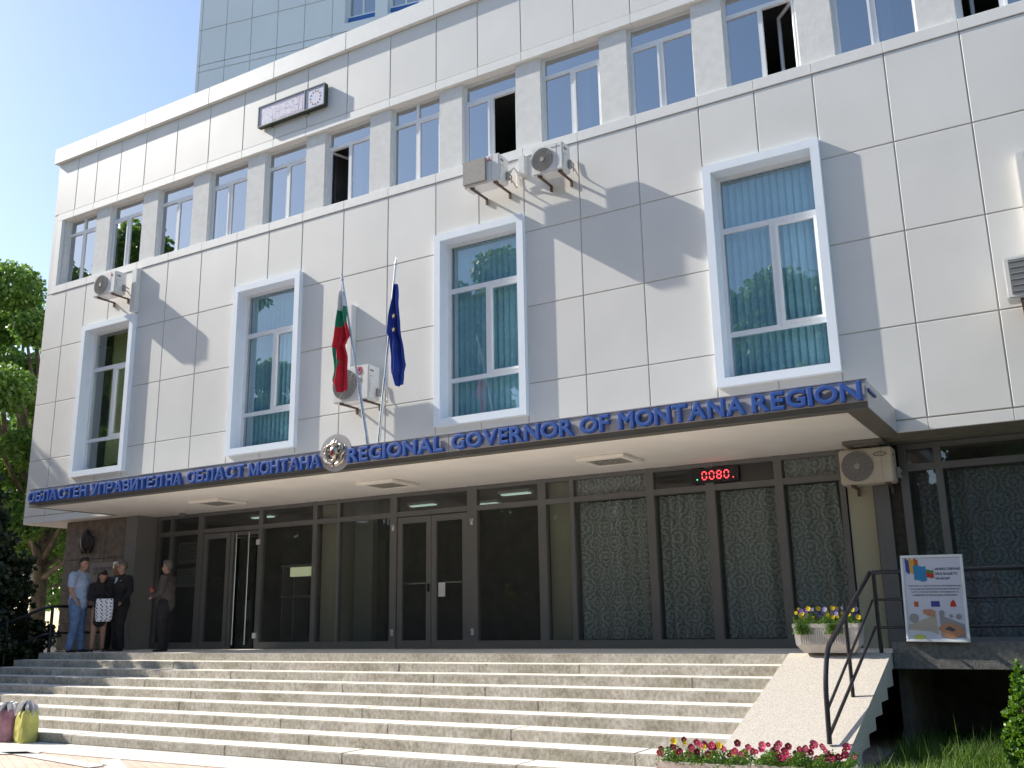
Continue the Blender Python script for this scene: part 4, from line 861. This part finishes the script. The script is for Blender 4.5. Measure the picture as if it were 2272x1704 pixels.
# ============================================================ wall reliefs and plaques by the doors
Cr = thing('wall_crest', 'dark round relief crest on the brown stone wall left of the doors', 'emblem', (-18.68, .29, 3.3))
caps = [((-18.68, .27, 3.38), .14, (-18.68, .27, 3.24), .13), ((-18.68, .26, 3.24), .12, (-18.68, .27, 3.12), .05), ((-18.68, .26, 3.50), .07, (-18.68, .26, 3.57), .04)]
for sg in (-1, 1): caps += [((-18.68+sg*.16, .27, 3.40), .05, (-18.68+sg*.2, .27, 3.24), .05), ((-18.68+sg*.2, .27, 3.24), .045, (-18.68+sg*.12, .27, 3.1), .04)]
blob('relief', caps, mat('dark bronze', (.03, .027, .022), .5), Cr, vox=.02, smooth=2)
for nm, x0, x1, z0, z1, txt in (('grey engraved name plaque on the stone wall behind the group of people', -18.48, -17.56, 2.42, 2.86, 'ОБЛАСТНА\nУПРАВА'),):
    P_ = thing('name_plaque', nm, 'plaque', (x0, .29, z0)); s = MB(); s.box(x0, x1, .262, .298, z0, z1); s.build('plate', mat('plaque stone', (.22, .20, .18), .5, noise=.1), P_, bevel=.006)
    text_fit('writing', txt, x0+.12, x1-.12, z1-.26, z1-.10, .261, .002, inkM, P_, off=.01)
for i, (z0, z1) in enumerate(((2.78, 3.22), (2.30, 2.68))):
    P_ = thing('notice_sheet', ['upper printed notice sheet behind the glass left of the entrance doors', 'lower printed notice sheet behind the glass left of the entrance doors'][i], 'notice', (-16.2, .95, z0)); s = MB(); s.box(-16.55, -15.9, .95, .96, z0, z1); s.build('sheet', mat('dim paper', (.16, .16, .15), .8), P_)
    s = MB()
    for k in range(7): z = z1-.06-k*(z1-z0-.1)/7; s.box(-16.5, -15.95-.05*(k % 3), .944, .949, z, z+.014)
    s.build('printed_line', inkM, P_)
# dome camera, junk inside the lobby
s = MB(); s.sphere((-16.1, .6, 3.75), .07, 14); tag(s.build('dome_camera', greyT, None, smooth=True), 'small dark dome camera under the canopy soffit above the left glass pane', 'camera')
Ks = thing('lobby_kiosk', 'dark kiosk shelves seen dimly through the glass right of the steel door pulls', 'kiosk', (-13.3, 1.6, PZ)); 
s = MB()
for z in (1.2, 2.02, 2.62): s.box(-13.95, -12.75, 1.3, 1.7, z, z+.035)
for x in (-13.9, -13.6, -13.05, -12.8): s.box(x, x+.03, 1.3, 1.7, PZ, 2.65)
s.build('shelf', mat('kiosk grey', (.12, .12, .12), .6), Ks)
s = MB(); s.box(-13.62, -13.12, 1.22, 1.28, 2.42, 2.60); s.build('lit_panel', mat('dim lit panel', (.5, .5, .35), .5, emit=(.8, .85, .5), estr=.35), Ks)

# ============================================================ trees
def leaves(name, centers, radii, n, size, m_, parent, seed, flat=.9, droop=0):
    r_ = np.random.default_rng(seed); k = len(centers); wgt = np.array([r**2 for r in radii]); wgt = wgt/wgt.sum(); idx = r_.choice(k, n, p=wgt)
    c = np.array(centers)[idx]; rad = np.array(radii)[idx]; d = r_.normal(size=(n, 3)); d /= np.linalg.norm(d, axis=1)[:, None]; rr = rad*(.35+.65*r_.random(n)**.6)
    p = c+d*rr[:, None]*np.array([1, 1, flat]); a = r_.normal(size=(n, 3)); a /= np.linalg.norm(a, axis=1)[:, None]; b = np.cross(a, r_.normal(size=(n, 3))); b /= np.linalg.norm(b, axis=1)[:, None]
    a[:, 2] -= droop; sz = size*(.6+.8*r_.random(n))[:, None]; mid = p+a*sz*.5
    V = np.stack([p, mid+b*sz*.42, p+a*sz, mid-b*sz*.42], 1).reshape(-1, 3); me = bpy.data.meshes.new(name); me.vertices.add(4*n); me.vertices.foreach_set('co', V.ravel()); me.loops.add(4*n); me.loops.foreach_set('vertex_index', np.arange(4*n)); me.polygons.add(n)
    me.polygons.foreach_set('loop_start', np.arange(0, 4*n, 4)); me.polygons.foreach_set('loop_total', np.full(n, 4)); me.update(); me.validate(); me.materials.append(m_)
    o = bpy.data.objects.new(name, me); COL.objects.link(o); o.parent = parent; o.matrix_parent_inverse = Matrix.Translation(-Vector(parent.location)); return o
def plane_tree(x, y, h, r, label, seed, n=26000, group=None, size=.17, low=.3, trunk=.26):
    rd = random.Random(seed); NB = 30; T_ = thing('plane_tree', label, 'tree', (x, y, 0), group); s = MB(); hb = h*low
    s.tube([(x, y, -.05), (x+.05, y, hb*.5), (x-.05, y+.05, hb), (x, y, h*.8)], [trunk, trunk*.8, trunk*.7, .05], 12)
    cs = []; rs = []
    for k in range(NB):
        a = k*2.4+rd.random(); t = (k+.5)/NB; rad = r*(.35+.6*rd.random())*math.sin(math.pi*(.15+.75*t))**.6; z = hb+(h-hb)*(t*.88+.04); c = (x+math.cos(a)*rad, y+math.sin(a)*rad, z); cs.append(c); rs.append(r*rd.uniform(.17, .31))
        s.tube([(x, y, hb*.8+(z-hb)*.4), tuple(Vector((x, y, z-.6)).lerp(Vector(c), .6)), c], [trunk*.32, .05, .02], 6)
    s.build('trunk', barkM, T_, smooth=True); leaves('crown', cs, rs, n, size, leafM, T_, seed, flat=.75, droop=.3); return T_
plane_tree(-24.6, 3.2, 11.6, 3.6, 'tall leafy tree nearest the left corner of the building with a mottled trunk', 1, n=80000, low=.28, size=.115)
plane_tree(-30.5, 6.0, 13.0, 4.2, 'leafy tree behind the nearest one at the left edge', 2, n=50000, low=.2, size=.14)
plane_tree(-28, 12, 10.0, 4.2, 'lower leafy tree seen under the overhang left of the stone wall', 3, n=42000, low=.06, size=.17)
plane_tree(-38, 15, 12.0, 5.5, 'distant leafy tree at the far end of the side street', 4, n=26000, low=.12, size=.26)
plane_tree(-28.6, -2.2, 11.2, 3.0, 'leafy tree left of the picture that shades the lower left panels', 5, n=15000, low=.42, size=.22)
pt = plane_tree(-6.0, -29, 17.5, 5.6, 'leafy street tree mirrored in the tall windows', 6, n=60000, group='street trees mirrored in the windows', size=.24, low=.12)
for k in range(15):
    x = -84+k*8.2
    if abs(x+6) > 3: copy_thing(pt, (x, -29-2.5*math.sin(k*2.1), 0), rz=k*1.3, sc=(.92+.16*math.sin(k*1.7))*(1 if x < -12 else .95))
for x, y, s_, rz_ in ((-38, -16, 1.2, 2), (-21.5, -18.5, 1.0, 1), (-9.5, -19, .80, 4), (-47, -20, 1.1, 5)): copy_thing(pt, (x, y, 0), rz=rz_, sc=s_)
Ob = thing('shop_row', 'long dull building across the street, mirrored in the ground floor glass', 'building', (-20, -50, 0))
s = MB(); s.box(-130, 80, -60, -50, 0, 9); s.build('wall', mat('dull far wall', (.10, .10, .09), .9, noise=.4, nscale=.3), Ob)
for k in range(22): s = MB(); s.box(-124+k*9, -119+k*9, -49.98, -49.9, 4.5, 6.5); s.build('window', blkM, Ob)
def conifer(x, y, h, r, label, seed, n, m_=firM, size=.10, nm='conifer', group=None):
    T_ = thing(nm, label, 'tree' if h > 2 else 'shrub', (x, y, 0), group); s = MB(); s.tube([(x, y, -.05), (x, y, h*.9)], [r*.08+.01, .01], 8); s.build('trunk', barkM, T_)
    rd = random.Random(seed); cs = []; rs = []; k = 70
    for i in range(k):
        t = (i+.5)/k; a = i*2.4; rad = r*(1-t)**.85*rd.uniform(.55, .95); cs.append((x+math.cos(a)*rad, y+math.sin(a)*rad, .05*h+.93*h*t)); rs.append(max(.05*r, r*.34*(1-t)+.04*r))
    leaves('foliage', cs, rs, n, size, m_, T_, seed, flat=.7, droop=.1); return T_
conifer(-19.35, -1.7, 5.1, 1.55, 'dark dense conifer beside the left end of the steps', 11, 34000)
conifer(-19.8, -3.1, 6.0, 1.75, 'dark conifer left of the picture that shades the upper steps', 12, 30000)
conifer(-.70, -3.0, 1.10, .24, 'small bright green thuja in the grass at the right edge', 13, 9000, m_=thuM, size=.035, nm='thuja_shrub')
# ---- street lamp with globes, parked car, far pavement
La = thing('street_lamp', 'brown street lamp post with two white globes between the trees', 'lamp', (-26.5, 4.1, 0))
bro = mat('brown lamp post', (.22, .08, .05), .5); s = MB(); s.tube([(-26.5, 4.1, 0), (-26.5, 4.1, 4.3)], [.09, .055], 10)
for x, y in ((-26.25, 3.98), (-26.78, 4.2)): s.tube([(-26.5, 4.1, 2.45), ((x-26.5)/2, (y+4.1)/2, 2.4), (x, y, 2.55), (x, y, 2.78)], .03, 8)
s.build('post', bro, La); glb = mat('white globe', (.85, .85, .88), .35)
for x, y in ((-26.25, 3.98), (-26.78, 4.2)): s = MB(); s.sphere((x, y, 2.92), .15, 20); s.build('globe', glb, La, smooth=True)
Ca = thing('parked_car', 'silver parked car glimpsed between the conifer and the tree trunk', 'car', (-33, 8.6, 0)); cM = Matrix.Translation((-33, 8.6, 0)) @ Matrix.Rotation(R(35), 4, 'Z')
s = MB(); pr = [(-2.1, .35), (-2.1, .75), (-1.6, .88), (-1.1, 1.38), (.6, 1.40), (1.3, .92), (2.0, .78), (2.1, .4)]
n = len(pr)
for yy in (-.82, .82):
    for a, z in pr: s.v.append((a, yy*(1 if z < 1 else .82), z))
s.f.append(tuple(range(n))); s.f.append(tuple(reversed(range(n, 2*n)))); s.m += [0, 0]
for j in range(n): s.f.append((j, n+j, n+(j+1) % n, (j+1) % n)); s.m.append(0)
s.v = [tuple(cM @ Vector(v)) for v in s.v]; s.build('body', mat('silver car paint', (.5, .52, .55), .25, metal=.5), Ca, bevel=.05)
s = MB()
for yy in (-.84, .84): s.add([(-1.35, yy*.93, .93), (1.0, yy*.93, .93), (.5, yy*.85, 1.32), (-1.0, yy*.85, 1.32)], [(0, 1, 2, 3)])
s.v = [tuple(cM @ Vector(v)) for v in s.v]; s.build('side_window', blkM, Ca)
for a in (-1.3, 1.3):
    for yy in (-.8, .8):
        s = MB(); s.tube([(a, yy-.1, .32), (a, yy+.1, .32)], .32, 18); s.v = [tuple(cM @ Vector(v)) for v in s.v]; wh = s.build('wheel', blkM, Ca)
        s = MB(); s.tube([(a, yy-.11, .32), (a, yy+.11, .32)], .18, 14); s.v = [tuple(cM @ Vector(v)) for v in s.v]; s.build('rim', chrome, wh)

# ============================================================ people
def person(label, loc, H, face, pose, clothes, hair=hairM, female=False, extra=None, skirt=False, sleeve=1.0, lean=0.0, headyaw=0, headpitch=0, build=1.0, shirtv=None):
    """standing figure facing +x locally, turned by `face`; pose gives elbow and hand points (units of height)"""
    P_ = thing('person', label, 'person', loc); k = H
    M_ = Matrix.Translation(loc) @ Matrix.Rotation(face, 4, 'Z') @ Matrix.Rotation(lean, 4, 'Y') @ Matrix.Scale(k, 4)
    V_ = lambda p: M_ @ Vector(p)
    b = build; sh = .115*b*(.9 if female else 1); hp = .052
    jt = dict(hipL=(0, hp, .50), hipR=(0, -hp, .50), kL=(.012, hp*1.05, .275), kR=(.006, -hp*1.05, .275), aL=(-.012, hp*1.2, .045), aR=(-.006, -hp*1.2, .045), neck=(-.005, 0, .835), head=(.014, 0, .925), shL=(-.01, sh, .795), shR=(-.01, -sh, .795))
    jt.update(pose)
    def C(a, ra, c, rc): return (V_(a), ra*k, V_(c), rc*k)
    hd = Vector(jt['head']); hm = Matrix.Translation(hd) @ Matrix.Rotation(headyaw, 4, 'Z') @ Matrix.Rotation(headpitch, 4, 'Y')
    def H_(p): return tuple(hm @ Vector(p))
    body = [C(jt['hipL'], .052*b, jt['kL'], .036), C(jt['kL'], .036, jt['aL'], .021), C(jt['hipR'], .052*b, jt['kR'], .036), C(jt['kR'], .036, jt['aR'], .021),
            C((0, .02, .53), .07*b, (0, -.02, .53), .07*b), C((0, 0, .53), .07*b, (0, 0, .66), .062*b), C((0, .025, .72), .068*b, (0, -.025, .72), .068*b), C((0, 0, .66), .062*b, (-.004, 0, .76), .062),
            C(jt['shL'], .036, jt['shR'], .036), C(jt['shL'], .032, jt['eL'], .025), C(jt['eL'], .024, jt['hL'], .016), C(jt['shR'], .032, jt['eR'], .025), C(jt['eR'], .024, jt['hR'], .016),
            C(jt['neck'], .030, H_((-.005, 0, -.045)), .030),
            C(H_((-.008, 0, .022)), .047, H_((.0, 0, -.01)), .040), C(H_((.012, 0, -.02)), .034, H_((.022, 0, -.045)), .020), C(H_((.042, 0, .0)), .006, H_((.052, 0, -.018)), .008),
            C(H_((-.004, .044, -.003)), .010, H_((-.004, .044, -.018)), .008), C(H_((-.004, -.044, -.003)), .010, H_((-.004, -.044, -.018)), .008), C(H_((.040, 0, -.036)), .007, H_((.043, 0, -.036)), .006)]
    for sd in ('L', 'R'):
        h = Vector(jt['h'+sd]); e = Vector(jt['e'+sd]); d = (h-e).normalized(); sgn = 1 if sd == 'L' else -1; q = d.cross(Vector((0, 0, 1))); q = q.normalized() if q.length > .2 else Vector((1, 0, 0)); cu = d.cross(q).normalized()*sgn*.2
        pa = h+d*.028; body.append(C(h, .015, pa, .017))
        for j, L_ in enumerate((.034, .040, .037, .029)):
            st_ = pa+q*(j-1.5)*.0095; m1 = st_+(d+cu)*L_*.55; body.append(C(st_, .0062, m1, .0056)); body.append(C(m1, .0056, m1+(d*.6+cu*3)*L_*.45, .0048))
        body.append(C(h+d*.008+q*.012, .007, h+d*.026+q*.028, .0058))
    blob('body', body, skinM, P_, vox=.0105*k if k > 1 else .012, smooth=3)
    up_m, lo_m = clothes; g_ = .010
    up = [C((0, .02, .70), .072*b+g_, (0, -.02, .70), .072*b+g_), C((0, 0, .52 if not skirt else .50), .080*b+g_, (0, 0, .66), .066*b+g_), C((0, 0, .66), .066*b+g_, (-.004, 0, .775), .064+g_*.6), C(jt['shL'], .040+g_*.4, jt['shR'], .040+g_*.4)]
    for sd in ('L', 'R'):
        s_, e_, h_ = Vector(jt['sh'+sd]), Vector(jt['e'+sd]), Vector(jt['h'+sd])
        if sleeve >= 1: up += [C(s_, .038+g_*.5, e_, .031+g_*.3), C(e_, .031+g_*.3, h_, .023)]
        else: up += [C(s_, .038+g_*.6, s_.lerp(e_, .62), .037+g_*.6)]
    up.append(C((0, 0, .80), .045, jt['neck'], .036)); blob('top', up, up_m, P_, vox=.011*k, smooth=2)
    if skirt: lo = [C((0, .015, .52), .072, (0, -.015, .52), .072), C((0, .03, .50), .062, (0.01, .032, .34), .052), C((0, -.03, .50), .062, (.01, -.032, .34), .052), C((0, 0, .48), .06, (0, 0, .34), .045)]
    else:
        lo = [C((0, .02, .53), .076*b, (0, -.02, .53), .076*b)]
        for sd in ('L', 'R'): lo += [C(jt['hip'+sd], .060*b, jt['k'+sd], .045), C(jt['k'+sd], .045, Vector(jt['a'+sd])+Vector((0, 0, .005)), .038)]
    blob('skirt' if skirt else 'trousers', lo, lo_m, P_, vox=.011*k, smooth=2)
    for sd in ('L', 'R'):
        a = Vector(jt['a'+sd]); sh_ = [C((a.x-.012, a.y, .018), .020, (a.x+.06, a.y*1.08, .014), .017), C((a.x+.06, a.y*1.08, .014), .017, (a.x+.095, a.y*1.12, .012), .012)]
        blob('shoe', sh_, shoeM, P_, vox=.010*k, smooth=2)
    hr = [C(H_((-.016, 0, .032)), .050, H_((-.022, 0, .01)), .046), C(H_((.012, .0, .052)), .032, H_((-.02, 0, .045)), .036)]
    if female: hr += [C(H_((-.025, .028, .0)), .034, (-.035, .045, .80), .026), C(H_((-.025, -.028, .0)), .034, (-.035, -.045, .80), .026), C(H_((-.03, 0, 0)), .04, (-.05, 0, .78), .034)]
    blob('hair', hr, hair, P_, vox=.0095*k, smooth=2)
    s = MB()
    for yy in (.017, -.017): s.sphere(tuple(V_(H_((.0405, yy, .004)))), .0052*k, 8)
    s.build('eyes', eyeM, P_)
    if extra: extra(P_, V_, jt, C)
    return P_, V_, jt
# hands in units of height; local +x is the way the figure faces
person('person in a pale blue checked short sleeve shirt and light jeans', (-16.98, -1.02, PZ), 1.80, R(25),
       dict(eL=(.035, .135, .645), hL=(.085, .085, .545), eR=(-.015, -.150, .645), hR=(.055, -.140, .525), aL=(.03, .06, .045), aR=(-.03, -.065, .045), head=(.030, 0, .925)), (shirtM, jeanM), sleeve=.6, build=1.18, headyaw=-.2, headpitch=.15)
person('person with long dark hair in a black jacket and skirt holding the dotted bag', (-16.62, -.80, PZ), 1.56, R(-25),
       dict(eL=(.02, .13, .65), hL=(.13, .05, .60), eR=(.02, -.13, .65), hR=(.14, -.04, .60), head=(.05, 0, .905)), (blackC, blackC), female=True, skirt=True, build=.92, headpitch=.45)
def collar(P_, V_, jt, C): blob('shirt_front', [C((.062, 0, .80), .018, (.068, 0, .74), .022)], blueC, P_, vox=.012)
person('person in a black uniform jacket with pale blue collar facing the steps', (-16.42, -.50, PZ), 1.72, R(-100),
       dict(eL=(-.02, .175, .66), hL=(.05, .12, .545), eR=(-.02, -.175, .66), hR=(.05, -.12, .545)), (blackC, blackC), hair=greyH, build=1.25, extra=collar)
person('person with white hair half hidden behind the uniformed one', (-17.05, -.15, PZ), 1.74, R(-80),
       dict(eL=(-.02, .16, .66), hL=(.05, .10, .56), eR=(-.02, -.16, .66), hR=(.05, -.10, .56)), (blackC, blackC), hair=mat('white hair', (.5, .48, .46), .6), build=1.1)
def tie(P_, V_, jt, C): blob('shirt_front', [C((.060, 0, .805), .020, (.072, 0, .66), .014)], whiteC, P_, vox=.012)
Ps, Vs, js = person('person in a brown grey suit holding a red cup by the glass door', (-14.98, -.62, PZ), 1.66, R(-150),
       dict(eL=(.0, .155, .65), hL=(.11, .10, .60), eR=(.01, -.155, .65), hR=(.155, -.06, .665)), (suitM, blackC), hair=greyH, build=1.2, extra=tie)
hp_ = Vs(Vector(js['hR'])+Vector((.035, .012, .012))); s = MB(); s.tube([hp_-Vector((0, 0, .045)), hp_+Vector((0, 0, .05))], [.026, .034], 14); tag(s.build('paper_cup', mat('red cup', (.55, .07, .05), .5)), 'small red cup held by the person in the brown grey suit', 'cup')
# dotted handbag
def dots():
    m = mat('dotted bag fabric', (.75, .76, .82), .7); n = m.node_tree; L = n.links.new; b = n.nodes['Principled BSDF']; tc = n.nodes['Texture Coordinate']; mp = n.nodes['Mapping']; mp.inputs['Rotation'].default_value = (0, R(45), 0)
    ck = n.nodes.new('ShaderNodeTexVoronoi'); ck.inputs['Scale'].default_value = 22; ck.inputs['Randomness'].default_value = 0; L(mp.outputs[0], ck.inputs[0])
    r = n.nodes.new('ShaderNodeValToRGB'); r.color_ramp.interpolation = 'CONSTANT'; r.color_ramp.elements[0].color = (.03, .03, .09, 1); r.color_ramp.elements[1].position = .34; r.color_ramp.elements[1].color = (.72, .74, .80, 1)
    L(ck.outputs['Distance'], r.inputs[0]); L(r.outputs[0], b.inputs['Base Color']); return m
Hb = thing('handbag', 'white tote bag with dark dots held by the long haired person', 'bag', (-16.22, -.98, 1.62))
bc = Vector((-16.24, -.99, 1.62)); bM = Matrix.Translation(bc) @ Matrix.Rotation(R(28), 4, 'Z')
s = MB(); lv = [(0, .13, .045), (.05, .155, .06), (.25, .17, .05), (.42, .165, .03)]; n = 20
for z, a, b_ in lv:
    for j in range(n): q = 2*math.pi*j/n; s.v.append(tuple(bM @ Vector((math.copysign(abs(math.cos(q))**.5, math.cos(q))*a, math.copysign(abs(math.sin(q))**.6, math.sin(q))*b_, z+.002))))
for r in range(3):
    for j in range(n): s.f.append((r*n+j, r*n+(j+1) % n, (r+1)*n+(j+1) % n, (r+1)*n+j)); s.m.append(0)
s.f.append(tuple(range(n))); s.m.append(0); s.build('body', dots(), Hb, smooth=False)
s = MB(); s.tube([tuple(bM @ Vector(v)) for v in ((-.1, 0, .41), (-.05, 0, .50), (.0, 0, .53), (.05, 0, .50), (.1, 0, .41))], .008, 7); s.build('strap', blackC, Hb)
